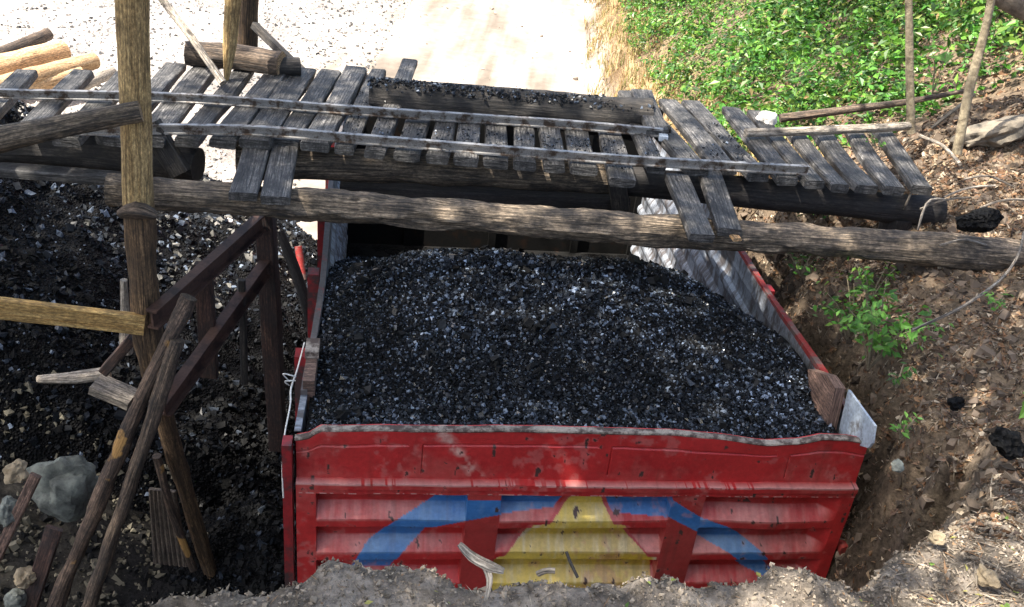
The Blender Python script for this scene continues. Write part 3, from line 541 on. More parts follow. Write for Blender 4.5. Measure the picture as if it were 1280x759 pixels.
MB().log([at(780, 226, z=2.86), at(960, 243, z=2.86), at(1175, 266, z=2.84)], 0.085, 20, noise=0.1, step=0.06).build('beam', [W_BLACK], tre)
MB().log([at(-60, 178, z=2.86), at(120, 190, z=2.86), at(248, 207, z=2.86)], 0.095, 20, noise=0.1, step=0.06).build('beam', [W_DARK], tre)
MB().plank(at(-60, 208, y=4.62), at(156, 224, y=4.68), 0.10, 0.05, noise=0.06).build('ledger_board', W_TIE, tre)
MB().log([at(440, 108, z=2.9), at(790, 142, z=2.9)], 0.08, 18, noise=0.08).build('beam', [W_BLACK], tre)
MB().plank(at(425, 238, z=2.72), at(785, 255, z=2.72), 0.10, 0.09, noise=0.04).build('cross_board', W_BLACK, tre)
MB().plank(at(769, 214, y=5.15), at(776, 262, y=5.2), 0.10, 0.07, up=(0, 1, 0)).build('hanger_post', W_DARK, tre)
MB().plank(at(187, 155, y=4.75), at(226, 217, y=4.72), 0.11, 0.06, up=(0, 1, 0)).build('brace', W_DARK, tre)
MB().plank(at(900, 243, y=5.28), at(958, 243, y=5.32), 0.08, 0.06).build('block', W_TIE, tre)
for px in ((-4.0, 4.75), (-4.0, 5.85), (2.15, 5.35)): MB().log([[px[0], px[1], 2.80], [px[0], px[1], -0.1 if px[0] < 0 else 2.3]], 0.085, 16, noise=0.08).build('post', [W_BLACK], tre)
gp = []
for (q0, q1, w) in TIES:
    a = rng.random((int(130*rng.uniform(0.3, 1.3)), 2)); d = (q1-q0); sd_ = np.array([1.0, 0, 0]); gp.append(q0+d*(0.1+0.55*a[:, :1])+sd_*(a[:, 1:]-0.5)*w*0.9+[0, 0, 0.03])
gp = np.concatenate(gp); ok = np.ones(len(gp), bool)
v, f = chunks(gp[ok], sizes(ok.sum(), 0.002, 0.008)); o = fastmesh('coal_grit', v-parent_world(tre), f, 3, M_COAL, np.repeat(coalcol(ok.sum()), 6, 0), tre); o['kind'] = 'stuff'

def thing_log(name, pts, r, mats, label, cat, group=None, **k): return tag(MB().log(pts, r, **k).build(name, mats), label, cat, group)
def thing_plank(name, p0, p1, w, t, mat, label, cat, group=None, **k): return tag(MB().plank(p0, p1, w, t, **k).build(name, mat), label, cat, group)
thing_log('timber_log', [at(136, 238, z=2.86), at(300, 250, z=2.86), at(560, 268, z=2.85), at(860, 291, z=2.85), at(1080, 304, z=2.85), at(1276, 322, z=2.86)], 0.080, [W_LOG, W_END],
    'long weathered grey log spanning low over the coal load, nearest log of the trestle', 'log', cap_mi=1, noise=0.17, nfreq=7, seg=26, step=0.03, scale=[0.95, 0.95, 1.0, 1.0, 1.02, 1.05])
def lp(u0, v0, u1, v1, w, mat, label, t=0.045, z0=3.0, z1=2.965, **k): thing_plank('loose_plank', at(u0, v0, z=z0), at(u1, v1, z=z1), w, t, mat, label, 'plank', 'loose planks laid from the sleepers to the long log', step=0.05, **k)
lp(322, 183, 304, 246, 0.135, W_TIE, 'smooth grey short plank, left one of the pair nearest the post')
lp(358, 178, 344, 251, 0.135, W_TIE, 'short grey plank with frayed tan end, right one of that pair')
lp(846, 222, 877, 298, 0.125, W_TIE, 'gritty grey plank above the ribbed truck wall, left one of its pair')
lp(886, 216, 912, 291, 0.125, W_TIE, 'worn grey plank with split tan end above the red truck rail')
thing_plank('wood_chip', at(905, 280, z=2.955), at(922, 300, z=2.945), 0.05, 0.02, W_FRESH, 'splintered tan wood chip on the long log at the end of a grey plank', 'wood chip')
thing_plank('corner_bracket', at(806, 161, z=3.07), at(838, 165, z=3.07), 0.06, 0.05, M_BLACKST, 'black steel stop at the end of the far rail', 'rail stop')
tag(MB().box(at(829, 172, z=3.07), (0.05, 0.05, 0.03)).build('nut', M_PLATE), 'small shiny square steel nut beside the end of the far rail', 'nut')
for sgn_k, (u0, v0, u1, v1) in enumerate(((801, 116, 822, 166),)): thing_plank('loose_plank', at(u0, v0, z=3.12), at(u1, v1, z=3.085), 0.13, 0.045, W_TIE, 'grey plank lapped over the right end of the coal-covered beam', 'plank', 'loose planks laid from the sleepers to the long log')

# ------------------------------------------------------------------ posts, props and boards on the left
pb = np.array([-1.86, 4.27, 0.2])
post = empty('timber_post', pb, 'thick yellow-brown upright post standing in front of the rails, bark left on its lower half', 'post')
top_ = [at(163, -60, y=4.25), at(165, 0, y=4.25), at(168, 90, y=4.25), at(171, 180, y=4.25), at(173, 262, y=4.25)]
MB().log(top_, 0.069, 22, noise=0.05, step=0.05, cap_mi=1).build('peeled_shaft', [W_OCHRE, W_END], post)
MB().log([at(172, 255, y=4.25), at(177, 330, y=4.26), at(184, 410, y=4.27), at(193, 470, y=4.30), at(212, 545, y=4.38), at(240, 640, y=4.48), at(266, 725, y=4.56)], 0.072, 22, [1, 1, 1, 0.85, 0.7, 0.62, 0.6], noise=0.14, step=0.05).build('barked_shaft', [W_OBARK], post)
MB().log([at(150, 268, y=4.19), at(172, 263, y=4.18), at(196, 270, y=4.2)], 0.04, 14, noise=0.2, step=0.03, scale=[0.5, 1.1, 0.5]).build('knot', W_BARK, post)
thing_log('side_log', [at(-60, 184, y=3.8), at(0, 174, y=3.9), at(90, 155, y=4.03), at(176, 139, y=4.13)], 0.052, [W_LOG, W_END], 'thick grey log nailed level to the yellow-brown post at rail height', 'log', cap_mi=1, noise=0.11, scale=[1.15, 1.1, 0.95, 0.85])
thing_plank('rail_plank', at(-60, 378, y=3.98), at(181, 406, y=4.19), 0.045, 0.11, W_PLANK, 'clean yellow sawn plank fixed level across the post beside the coal heap', 'plank', noise=0.02)
# barrier along the pit
ba = empty('pit_barrier', at(335, 520, y=5.2)*[1, 1, 0], 'rust-red two-rail barrier holding back the coal heap beside the truck', 'barrier')
def beam(a, b, h, t, mat=M_RUSTBEAM, name='barrier_rail'): MB().sweep([a, b], [(-t/2, -h/2), (t/2, -h/2), (t/2, -h/2+0.012), (0.006, -h/2+0.014), (0.006, h/2-0.014), (t/2, h/2-0.012), (t/2, h/2), (-t/2, h/2), (-t/2, h/2-0.012), (-0.006, h/2-0.014), (-0.006, -h/2+0.014), (-t/2, -h/2+0.012)], noise=0.03, nfreq=2, step=0.1).build(name, mat, ba)
beam(at(190, 400, y=4.15), at(326, 278, y=5.25), 0.11, 0.06); beam(at(205, 512, y=4.15), at(334, 332, y=5.3), 0.11, 0.06)
MB().plank(at(331, 262, y=5.32), at(348, 560, y=5.32), 0.11, 0.09, up=(0, 1, 0)).build('barrier_post', W_RED, ba)
MB().plank(at(254, 330, y=4.72), at(262, 470, y=4.72), 0.10, 0.05, up=(0, 1, 0)).build('barrier_post', W_RED, ba)
MB().plank(at(302, 350, y=5.0), at(306, 480, y=5.0), 0.04, 0.03, up=(0, 1, 0)).build('barrier_post', W_DARK, ba)
thing_log('leaning_stake', [at(350, 290, y=5.75), at(368, 335, y=5.65), at(384, 384, y=5.55), at(392, 430, y=5.5)], 0.035, W_BLACK, 'dark bent stake leaning against the left side of the truck', 'stake', scale=[0.8, 1, 1, 0.8])
thing_log('red_stake', [at(373, 308, y=6.4), at(376, 330, y=6.35), at(379, 350, y=6.3)], 0.026, M_REDW, 'red painted stake standing between the pit barrier and the truck', 'stake')
thing_log('prop_pole', [at(237, 372, y=4.16), at(180, 492, y=4.0), at(62, 775, y=3.7)], 0.040, [W_PROP, W_BARK], 'peeling pole prop with bright yellow bare patches, leaning across the post', 'pole', 'crossed prop poles', cap_mi=1, noise=0.2, step=0.035, nfreq=9)
thing_log('prop_pole', [at(222, 425, y=4.06), at(175, 570, y=3.9), at(105, 775, y=3.65)], 0.035, [W_BARK, W_BARK], 'brown barked pole prop leaning just right of the peeling one', 'pole', 'crossed prop poles', cap_mi=1, noise=0.2, step=0.035, nfreq=9)
thing_log('prop_pole', [at(196, 570, y=4.3), at(215, 640, y=4.35), at(242, 712, y=4.4)], 0.025, W_PROP, 'thin light-edged pole slanting down right in front of the ribbed stump', 'pole', 'crossed prop poles', noise=0.1)
RB = [(-0.1+0.2*k/28, 0.012+0.010*abs(math.sin(k*math.pi/4))) for k in range(29)]; tag(MB().sweep([at(203, 612, y=4.52), at(214, 704, y=4.52)], [(-0.1, -0.012), (0.1, -0.012)]+RB[::-1], [0.8, 1.1], up=(0, -1, 0), noise=0.03, step=0.04).build('ribbed_board', W_GREY2), 'wide grey-brown ribbed board standing behind the crossed props', 'board')
thing_plank('leaning_board', at(45, 594, y=3.95), at(-25, 740, y=3.75), 0.055, 0.03, W_PINK, 'pale pinkish board leaning on the rubble at the lower left corner', 'board', up=(0, 1, 0))
thing_plank('leaning_board', at(68, 660, y=3.85), at(30, 780, y=3.7), 0.085, 0.03, W_RED, 'dark red-brown board leaning below the big grey-green rock', 'board', up=(0, 1, 0))
thing_log('cut_branch', [at(48, 474, z=1.12), at(95, 472, z=1.18), at(138, 466, z=1.2)], 0.04, [W_GREY, W_END], 'short grey-brown cut branch lying on the coal rubble', 'branch', cap_mi=1, noise=0.1, scale=[0.6, 1, 1.1])
thing_plank('wood_block', at(118, 480, z=1.2), at(166, 500, z=1.12), 0.16, 0.06, W_GREY, 'flat split wood slab lying beside the cut branch', 'wood slab', noise=0.1)
thing_plank('wood_block', at(132, 462, y=4.75), at(168, 420, y=4.75), 0.10, 0.06, W_RED, 'dark tilted board end propped behind the wood slab', 'board', noise=0.05)
thing_log('old_stake', [at(155, 350, y=5.0), at(158, 440, y=5.0)], 0.04, W_GREY, 'weathered grey stake standing behind the post in the coal heap', 'stake', scale=[0.5, 1.0])
# behind the track on the left
thing_log('upper_post', [at(318, -70, y=6.6), at(310, 0, y=6.6), at(308, 70, y=6.6)], 0.072, W_OBARK, 'stout brown upright post behind the split log at the back of the track', 'post', noise=0.06)
thing_log('pointed_stake', [at(298, -60, y=5.66), at(292, 0, y=5.66), at(287, 60, y=5.66), at(283, 101, y=5.66)], 0.046, W_OCHRE, 'tan pointed stake standing on the sleepers in front of the split log', 'stake', scale=[1, 1, 0.85, 0.25], noise=0.08)
thing_plank('slanting_brace', at(318, 32, y=6.45), at(380, 92, y=6.1), 0.05, 0.05, W_DARK, 'dark brace slanting down right from the stout upright post', 'brace', up=(0, 1, 0))
thing_log('thin_pole', [at(180, -35, y=5.85), at(203, 0, y=5.8), at(240, 48, y=5.65), at(279, 104, y=5.45)], 0.022, W_GREY, 'thin grey pole leaning across the back of the track', 'pole', noise=0.06)
thing_log('split_log', [at(234, 66, z=3.12), at(300, 72, z=3.12), at(352, 80, z=3.12)], 0.075, [W_BARK, W_END], 'thick brown log lying on the sleeper ends behind the pointed stake', 'log', cap_mi=1, noise=0.1)
thing_log('split_log', [at(340, 84, z=3.09), at(375, 84, z=3.09)], 0.06, [W_DARK, W_END], 'short dark log butt tucked at the end of the thick brown log', 'log', cap_mi=1, noise=0.1)
PILE = [((-25, 78), (60, 43), 0.09, W_BARK, 'slim brown pole at the back of the log pile'), ((-30, 92), (78, 64), 0.16, W_FRESH, 'fat peeled orange log in the middle of the pile'), ((-20, 112), (118, 76), 0.12, W_FRESH, 'long pale log with dark barked end in the pile'),
        ((20, 110), (101, 94), 0.12, W_FRESH, 'short bright orange log at the front of the pile'), ((80, 118), (140, 90), 0.08, W_GREY, 'pale split pole at the right of the log pile'), ((-40, 100), (40, 84), 0.12, W_BARK, 'shaded brown log under the fat orange one')]
for k, (a, b, r, mt, lb) in enumerate(PILE):
    z = 0.2+0.1*(k < 3); p, q = at(*a, z=z+r), at(*b, z=z+r); thing_log('stacked_log', [p, (p+q)/2, q], r, [mt, W_END], lb, 'log', 'logs piled by the road', cap_mi=1, noise=0.07, step=0.12)

# ------------------------------------------------------------------ coal heap and rubble on the left
hx, hy = np.meshgrid(np.linspace(-9, -0.9, 230), np.linspace(3.6, 10.5, 200)); hz = heap_h(hx, hy); gz_ = height(hx, hy); I = np.arange(hx.size).reshape(hx.shape)
Qh = np.stack([I[:-1, :-1], I[:-1, 1:], I[1:, 1:], I[1:, :-1]], -1).reshape(-1, 4); keep = (hz > gz_-0.06).reshape(-1)[Qh].any(1)
n = 30000; px_, py_ = rng.uniform(-6.5, -0.95, n), rng.uniform(3.6, 10, n); hh = heap_h(px_, py_); ok = hh > height(px_, py_)-0.03; px_, py_, hh = px_[ok], py_[ok], hh[ok]; sz = sizes(len(hh), 0.006, 0.03, 3)
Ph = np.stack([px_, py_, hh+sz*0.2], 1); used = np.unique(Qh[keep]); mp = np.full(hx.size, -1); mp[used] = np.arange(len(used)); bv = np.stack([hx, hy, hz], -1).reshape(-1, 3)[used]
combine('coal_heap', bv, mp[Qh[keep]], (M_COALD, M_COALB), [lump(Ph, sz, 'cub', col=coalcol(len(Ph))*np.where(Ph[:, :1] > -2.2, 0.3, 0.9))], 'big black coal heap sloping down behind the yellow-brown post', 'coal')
def on_ground(n, x0, x1, y0, y1, fn): 
    x, y = rng.uniform(x0, x1, n), rng.uniform(y0, y1, n); ok = fn(x, y); x, y = x[ok], y[ok]; return np.stack([x, y, np.maximum(height(x, y), heap_h(x, y)*(x < -0.9)+(-9)*(x >= -0.9))], 1)
Pr = on_ground(14000, -4.2, -0.9, 2.2, 6.2, lambda x, y: edge_dist(x, y)[0] < -0.15); sz = sizes(len(Pr), 0.005, 0.03, 3); cr = np.repeat([[0.012, 0.012, 0.012]], len(Pr), 0); w = rng.random(len(Pr)) < np.where((Pr[:, 0] < -2.05) & (Pr[:, 1] < 5.2), 0.62, 0.01); cr[w] = rgb(0.15, 0.135, 0.10)*rng.uniform(0.4, 1.5, (w.sum(), 1))
v, f = chunks(Pr, sz, kind='cub'); combine('coal_rubble', None, None, (M_CRUMB,), [(v, f, np.repeat(cr, 8, 0))], 'dark coal rubble strewn over the pit floor left of the truck', 'rubble')
Pg = on_ground(16000, -9, -2.6, 8.0, 22, lambda x, y: np.ones(len(x), bool)); sz = sizes(len(Pg), 0.008, 0.034, 2.5); cg = rgb(0.5, 0.47, 0.44)*rng.uniform(0.25, 1.4, (len(Pg), 1)); dk = rng.random(len(Pg)) < 0.30; cg[dk] = 0.07
Pq = on_ground(1100, -3.3, -2.0, 6.6, 9.2, lambda x, y: fbm(x*2, y*2, 111)+0.5*rng.random(len(x)) > 0.15); Pg = np.concatenate([Pg, Pq]); sz = np.concatenate([sz, sizes(len(Pq), 0.008, 0.038, 2)]); cg = np.concatenate([cg, rgb(0.17, 0.165, 0.15)*rng.uniform(0.15, 1.3, (len(Pq), 1))])
v, f = chunks(Pg, sz, kind='cub'); combine('pale_gravel', None, None, (M_STONE,), [(v, f, np.repeat(np.clip(cg, 0, 0.8), 8, 0))], 'sunlit pale gravel with dark specks behind the coal heap', 'gravel')
Pg = on_ground(160, -2.6, 1.3, 10, 24, lambda x, y: edge_dist(x, y)[0] < -0.4); sz = sizes(len(Pg), 0.01, 0.04, 3); cg = rgb(0.34, 0.28, 0.23)*rng.uniform(0.4, 1.3, (len(Pg), 1))
v, f = chunks(Pg, sz, kind='cub'); combine('road_grit', None, None, (M_STONE,), [(v, f, np.repeat(cg, 8, 0))], 'scattered stones and litter on the sunlit road', 'grit')

from mathutils import noise as mnoise
import bmesh
def rock(name, p, size, mat, label, cat='rock', group=None, seed=1, lod=4):
    bm = bmesh.new(); bmesh.ops.create_icosphere(bm, subdivisions=lod, radius=1.0)
    for vtx in bm.verts:
        c = vtx.co; q = c*1.1+Vector((seed*7.1, seed*3.3, 0)); k = 1+0.45*mnoise.noise(q)+0.18*mnoise.noise(q*2.7)+0.07*mnoise.noise(q*7)
        e = mnoise.cell(q*1.5)*0.10; vtx.co = Vector((c.x*size[0], c.y*size[1], c.z*size[2]))*(k+e*0.3)
    me = bpy.data.meshes.new(name); bm.to_mesh(me); bm.free(); me.materials.append(mat); me.polygons.foreach_set('use_smooth', np.ones(len(me.polygons), bool)); me.set_sharp_from_angle(angle=math.radians(30))
    o = bpy.data.objects.new(name, me); COL.objects.link(o); o.location = [float(x) for x in p]; o.rotation_euler = (random.uniform(-.4, .4), random.uniform(-.4, .4), random.uniform(0, 6)); return tag(o, label, cat, group)
rock('rock', at(84, 612, y=4.35), (0.17, 0.13, 0.20), M_ROCK, 'large grey-green rock on the coal rubble beside the crossed props', seed=1)
rock('rock', at(20, 590, y=4.1), (0.07, 0.06, 0.06), M_ROCKT, 'tan stone above the pale pinkish board', seed=2)
rock('rock', at(8, 640, y=3.9), (0.07, 0.06, 0.08), M_ROCK, 'grey stone left of the pale pinkish board', seed=3)
rock('rock', at(32, 722, y=3.75), (0.06, 0.05, 0.045), M_ROCKT, 'tan stone at the foot of the dark red-brown board', seed=4)
rock('rock', at(18, 750, y=3.7), (0.05, 0.05, 0.06), M_ROCK, 'greyish stone at the very bottom left corner', seed=5)
rock('rock', at(958, 152, z=3.05), (0.075, 0.06, 0.055), M_ROCKW, 'white stone behind the debarked pole on the sleepers', seed=6)
rock('rock', at(1245, 166, y=6.3), (0.24, 0.16, 0.09), rockmat('dull_rock', (0.09, 0.08, 0.065), (0.24, 0.20, 0.15)), 'wide flat grey-brown boulder on the bank beyond the leaning sapling', seed=7)
rock('rock', at(1172, 672, y=2.2), (0.026, 0.022, 0.016), M_ROCKT, 'pale clod with a dark hollow on the mound right of the tail lamp', seed=8)
rock('rock', at(1235, 722, y=2.05), (0.03, 0.025, 0.022), M_ROCKT, 'small tan pebble near the bottom right corner of the mound', seed=9)
rock('rock', at(1195, 505, y=2.95), (0.03, 0.026, 0.02), M_COALB, 'lump of black coal on the leaf litter below the rope root', 'coal lump', seed=10)
rock('rock', at(1260, 555, y=2.7), (0.05, 0.05, 0.03), M_COALB, 'larger black coal lump at the right edge of the litter', 'coal lump', seed=11)
rock('rock', at(1225, 275, y=4.75), (0.10, 0.08, 0.05), M_COALB, 'black coal clump on the bank just behind the end of the long log', 'coal lump', seed=12)
rock('rock', at(1122, 583, y=2.95), (0.028, 0.02, 0.016), M_ROCK, 'white-grey crumpled stone right of the truck corner', seed=13)
# ------------------------------------------------------------------ litter, crumbs, twigs
def normals(x, y, e=0.04): return np.stack([-(height(x+e, y)-height(x-e, y))/(2*e), -(height(x, y+e)-height(x, y-e))/(2*e), np.ones(len(x))], 1)
bankf = lambda lo: (lambda x, y: edge_dist(x, y)[0] > lo)
LC = np.array([(0.22, 0.12, 0.065), (0.30, 0.18, 0.10), (0.12, 0.08, 0.055), (0.34, 0.24, 0.15), (0.46, 0.38, 0.28), (0.20, 0.13, 0.09), (0.07, 0.05, 0.04)])
def litter(P, lo, hi, ratio, tilt=0.5, pal=LC, lift=0.006):
    n = len(P); Nn = normals(P[:, 0], P[:, 1]); Nn /= np.linalg.norm(Nn, axis=1)[:, None]; Nn = Nn+rng.normal(0, tilt, (n, 3)); L = sizes(n, lo, hi, 1.6)
    v, f = leaves(P+[0, 0, lift], Nn, L, L*ratio*rng.uniform(0.6, 1.3, n), 0.2); c = pal[rng.integers(0, len(pal), n)]*rng.uniform(0.6, 1.3, (n, 1)); return v, f, np.repeat(np.clip(c, 0, 0.75), 4, 0)
pm = lambda x, y: (edge_dist(x, y)[0] > -0.95) & (fbm(x*2.2, y*2.2, 101)+0.6*rng.random(len(x)) > 0.02)
A = on_ground(95000, 0.9, 4.8, 1.6, 6.6, pm); B = on_ground(9000, -0.8, 2.4, 1.2, 2.7, bankf(-0.15)); Cc = on_ground(14000, 1.5, 7, 5.5, 11, bankf(-0.3))
greyp = np.array([(0.34, 0.29, 0.23), (0.22, 0.18, 0.14), (0.46, 0.40, 0.32), (0.14, 0.11, 0.085), (0.30, 0.19, 0.11)])
parts = [litter(A[A[:, 1] > 2.3], 0.008, 0.05, 0.5, 0.7), litter(A[A[:, 1] > 2.7][::9], 0.03, 0.06, 0.5, 0.7), litter(A[A[:, 1] <= 2.6], 0.004, 0.016, 0.5, pal=greyp), litter(B, 0.003, 0.011, 0.5, pal=greyp), litter(Cc, 0.03, 0.08, 0.5), litter(A[::2], 0.03, 0.10, 0.07, 0.25, pal=greyp), litter(B[::3], 0.012, 0.05, 0.07, 0.3, pal=greyp)]
combine('leaf_litter', None, None, (M_LITTER,), parts, 'brown dead leaves and twig bits covering the mound and the bank', 'leaf litter')
P = on_ground(60000, -0.85, 2.6, 1.15, 2.9, bankf(-0.4)); sz = sizes(len(P), 0.0014, 0.0085, 3.5); c = rgb(0.27, 0.225, 0.175)*rng.uniform(0.35, 1.5, (len(P), 1))
v, f = chunks(P+[0, 0, 0.002], sz); combine('soil_crumbs', None, None, (M_CRUMB,), [(v, f, np.repeat(np.clip(c, 0, 0.6), 6, 0))], 'dry grey-brown soil crumbs on the mound in front of the tailgate', 'soil')
P = on_ground(13000, 0.9, 4.2, 2.65, 7, bankf(-0.95)); sz = sizes(len(P), 0.005, 0.03, 3); c = rgb(0.13, 0.10, 0.075)*rng.uniform(0.3, 1.6, (len(P), 1))
v, f = chunks(P, sz, kind='cub'); combine('bank_stones', None, None, (M_CRUMB,), [(v, f, np.repeat(c, 8, 0))], 'small stones and clods on the bank right of the truck', 'stones')
P = on_ground(160, -0.5, 2.5, 1.5, 2.6, bankf(0.0)); v, f, c = litter(P, 0.012, 0.028, 0.55, 0.4, np.array([(0.30, 0.36, 0.08), (0.45, 0.42, 0.12), (0.16, 0.28, 0.06)]), 0.012)
combine('fallen_leaves', None, None, (M_LEAF,), [(v, f, c)], 'yellow-green fallen leaves dotted over the mound', 'fallen leaves')

# ------------------------------------------------------------------ plants
GP = np.array([(0.05, 0.17, 0.018), (0.07, 0.22, 0.025), (0.03, 0.10, 0.015), (0.11, 0.27, 0.03), (0.16, 0.30, 0.04)])
def foliage(P, Nn, lo, hi, ratio=0.55, pal=GP, var=(0.6, 1.3)):
    L = sizes(len(P), lo, hi, 1.3); v, f = leaves(P, Nn, L, L*ratio, 0.15); c = pal[rng.integers(0, len(pal), len(P))]*rng.uniform(*var, (len(P), 1)); return v, f, np.repeat(c, 4, 0)
cov = lambda x, y: fbm(x*0.9, y*0.9, 61)+0.5*fbm(x*3.5, y*3.5, 62)+0.55-0.9*sst(y, 8.1, 7.0)
X = on_ground(320000, 1.2, 9, 6.3, 22, lambda x, y: (edge_dist(x, y)[0] > -0.05+0.1*(y > 9)) & (x < 1.2+0.42*y) & (cov(x, y) > 0))
X = X[:70000]; n = len(X); Nn = normals(X[:, 0], X[:, 1]); Nn /= np.linalg.norm(Nn, axis=1)[:, None]
hum = np.clip(fbm(X[:, 0]*1.7, X[:, 1]*1.7, 63)*1.5+fbm(X[:, 0]*5, X[:, 1]*5, 64)*0.5+0.30, 0, 1.1)*np.clip(cov(X[:, 0], X[:, 1])*2.5, 0.1, 1)
up = rng.random((n, 1))**0.45*(0.04+0.95*hum[:, None]**1.4); h1 = n//2; sp_ = (fbm(X[:, 0]*1.3, X[:, 1]*1.3, 65) > 0.12)
GP2 = np.array([(0.09, 0.19, 0.03), (0.15, 0.25, 0.04), (0.05, 0.12, 0.02), (0.22, 0.26, 0.06)]); PX = X+Nn*up; NX = Nn*0.6+[0, 0, 0.6]+rng.normal(0, 0.65, (n, 3))
br = np.random.default_rng(5); bx = np.stack([br.uniform(1.7, 8, 400), br.uniform(6.9, 20, 400)], 1); bx = bx[(edge_dist(bx[:, 0], bx[:, 1])[0] > 0.35) & (bx[:, 0] < 1.4+0.38*bx[:, 1]) & (cov(bx[:, 0], bx[:, 1]) > 0.1)][:110]
BP, BN = [], []
for x0, y0 in bx:
    rr = br.uniform(0.22, 0.62); nn = int(520*rr/0.5); dd = br.normal(size=(nn, 3)); dd[:, 2] = np.abs(dd[:, 2])*0.8+0.05; dd /= np.linalg.norm(dd, axis=1)[:, None]; z0 = float(height(np.array([x0]), np.array([y0]))[0])
    k3 = (1+0.35*np.sin(dd[:, 0]*5+x0*9)+0.3*np.sin(dd[:, 1]*6+y0*7))*br.uniform(0.6, 1.0, nn)**0.5; BP.append(np.array([x0, y0, z0])+dd*rr*k3[:, None]*[1, 1, 0.95]); BN.append(dd+br.normal(0, 0.45, (nn, 3))+[0, 0, 0.5])
BP = np.concatenate(BP); BN = np.concatenate(BN); half = br.random(len(BP)) < 0.6
combine('ground_cover', None, None, (M_LEAF,), [foliage(BP[half], BN[half], 0.05, 0.13, 0.55, var=(0.5, 1.3)), foliage(BP[~half], BN[~half], 0.03, 0.08, 0.5, GP2, (0.5, 1.3)), foliage(PX[~sp_], NX[~sp_], 0.035, 0.10, 0.52, var=(0.3, 1.4)), foliage(PX[sp_], NX[sp_], 0.03, 0.085, 0.45, GP2, (0.3, 1.2)), foliage(PX[::22]+rng.normal(0, 0.05, (len(PX[::22]), 3)), NX[::22], 0.03, 0.09, 0.45, np.array([(0.30, 0.20, 0.09), (0.22, 0.13, 0.06), (0.40, 0.32, 0.14)]), (0.4, 1.2))], 'layered green leafy undergrowth over the sunny bank', 'undergrowth')
X = on_ground(30000, 0.8, 4.5, 6.6, 24, lambda x, y: (np.abs(edge_dist(x, y)[0]+0.15+0.5*fbm(x*2, y*2, 66)) < 0.5) & (fbm(x*3, y*3, 67) > -0.25)); n = len(X); h = rng.uniform(0.06, 0.30, n); ang = rng.uniform(0, 6.28, n); lean = rng.uniform(0.2, 0.9, n)
tip = X+np.stack([np.cos(ang)*h*lean, np.sin(ang)*h*lean, h*(1-0.5*lean)], 1); sd = np.stack([-np.sin(ang), np.cos(ang), 0*ang], 1)*0.006; midp = (X+tip)/2+[0, 0, 0.05]
v = np.stack([X-sd, X+sd, midp+sd*0.8, tip, midp-sd*0.8], 1).reshape(-1, 3); f = (np.array([(0, 1, 2), (0, 2, 4), (4, 2, 3)])[None]+(np.arange(n)*5)[:, None, None]).reshape(-1, 3)
sp = np.array([(0.40, 0.29, 0.12), (0.28, 0.19, 0.08), (0.16, 0.19, 0.05), (0.46, 0.36, 0.19), (0.20, 0.12, 0.055)]); c = sp[rng.integers(0, 5, n)]*rng.uniform(0.6, 1.25, (n, 1))
combine('dry_grass', None, None, (M_LITTER,), [(v, f, np.repeat(c, 5, 0))], 'straw-coloured dry grass along the edge of the road bank', 'grass')

def plant(name, base, h, spread, n, lo, hi, label, cat='plant', group=None, ratio=0.5, stems=7, pal=GP, flat=0.6):
    base = np.array(base); t = empty(name, base, label, cat, group); mb = MB(); P = []; Nn = []
    for k in range(stems):
        a = random.uniform(0, 6.28); r = spread*random.uniform(0.2, 1); tip = base+np.array([math.cos(a)*r, math.sin(a)*r, h*random.uniform(0.6, 1.0)]); mid = base+(tip-base)*0.5+np.array([0, 0, h*0.15])
        mb.log([base, mid, tip], 0.004, 6, [1, 0.8, 0.4], noise=0, step=0.05)
        for j in range(n//stems):
            q = random.uniform(0.35, 1.05); b = base*(1-q)**2+2*mid*q*(1-q)+tip*q*q if q < 1 else tip; P.append(b+np.random.default_rng(int(1e6*random.random())).normal(0, spread*0.16, 3)*[1, 1, 0.7]); Nn.append([math.cos(a)*0.5+random.gauss(0, 0.35), math.sin(a)*0.5+random.gauss(0, 0.35), flat+random.random()*0.6])
    mb.build('stem', M_SAPL, t); v, f, c = foliage(np.array(P), np.array(Nn), lo, hi, ratio, pal); o = fastmesh('foliage', v-base, f, 3, M_LEAF, c, t); return t
def gnd(x, y): return np.array([x, y, float(height(np.array([x]), np.array([y]))[0])])
BR = np.array([(0.12, 0.30, 0.04), (0.17, 0.36, 0.06), (0.08, 0.22, 0.03)])
plant('leafy_plant', at(1085, 462, y=4.2), 0.46, 0.27, 330, 0.03, 0.07, 'bright green leafy plant growing on the cut bank right of the truck bed', ratio=0.5, stems=13, pal=BR)
plant('leafy_plant', at(1085, 380, y=4.7), 0.25, 0.14, 60, 0.025, 0.05, 'small green plant above the bright leafy one, under the long log', stems=5)
plant('leafy_plant', at(1060, 430, y=4.6), 0.34, 0.22, 160, 0.025, 0.055, 'darker leafy plant close behind the bright one, against the truck side', stems=7)
plant('leafy_plant', at(1000, 345, y=5.3), 0.2, 0.2, 60, 0.025, 0.05, 'shaded green plant below the long log by the red truck rail', stems=6)
plant('leafy_plant', at(1010, 268, y=5.6), 0.12, 0.25, 60, 0.02, 0.045, 'mossy green plant in the shade between the long log and the sleepers', stems=6)
plant('leafy_plant', at(1125, 548, y=3.1), 0.10, 0.08, 24, 0.02, 0.045, 'tiny yellow-green seedling beside the truck corner', stems=4, pal=BR)
plant('leafy_plant', at(1120, 485, y=3.6), 0.12, 0.09, 24, 0.02, 0.045, 'small seedling below the bright leafy plant', stems=4)
plant('leafy_plant', at(1240, 388, y=3.7), 0.08, 0.10, 26, 0.02, 0.045, 'low yellow-green sprout on the leaf litter at the right', stems=4, pal=BR)
plant('broad_leaf_plant', at(1279, 520, y=2.75), 0.16, 0.08, 6, 0.08, 0.11, 'broad green leaf plant at the right edge of the bank', stems=3, ratio=0.7, pal=BR)
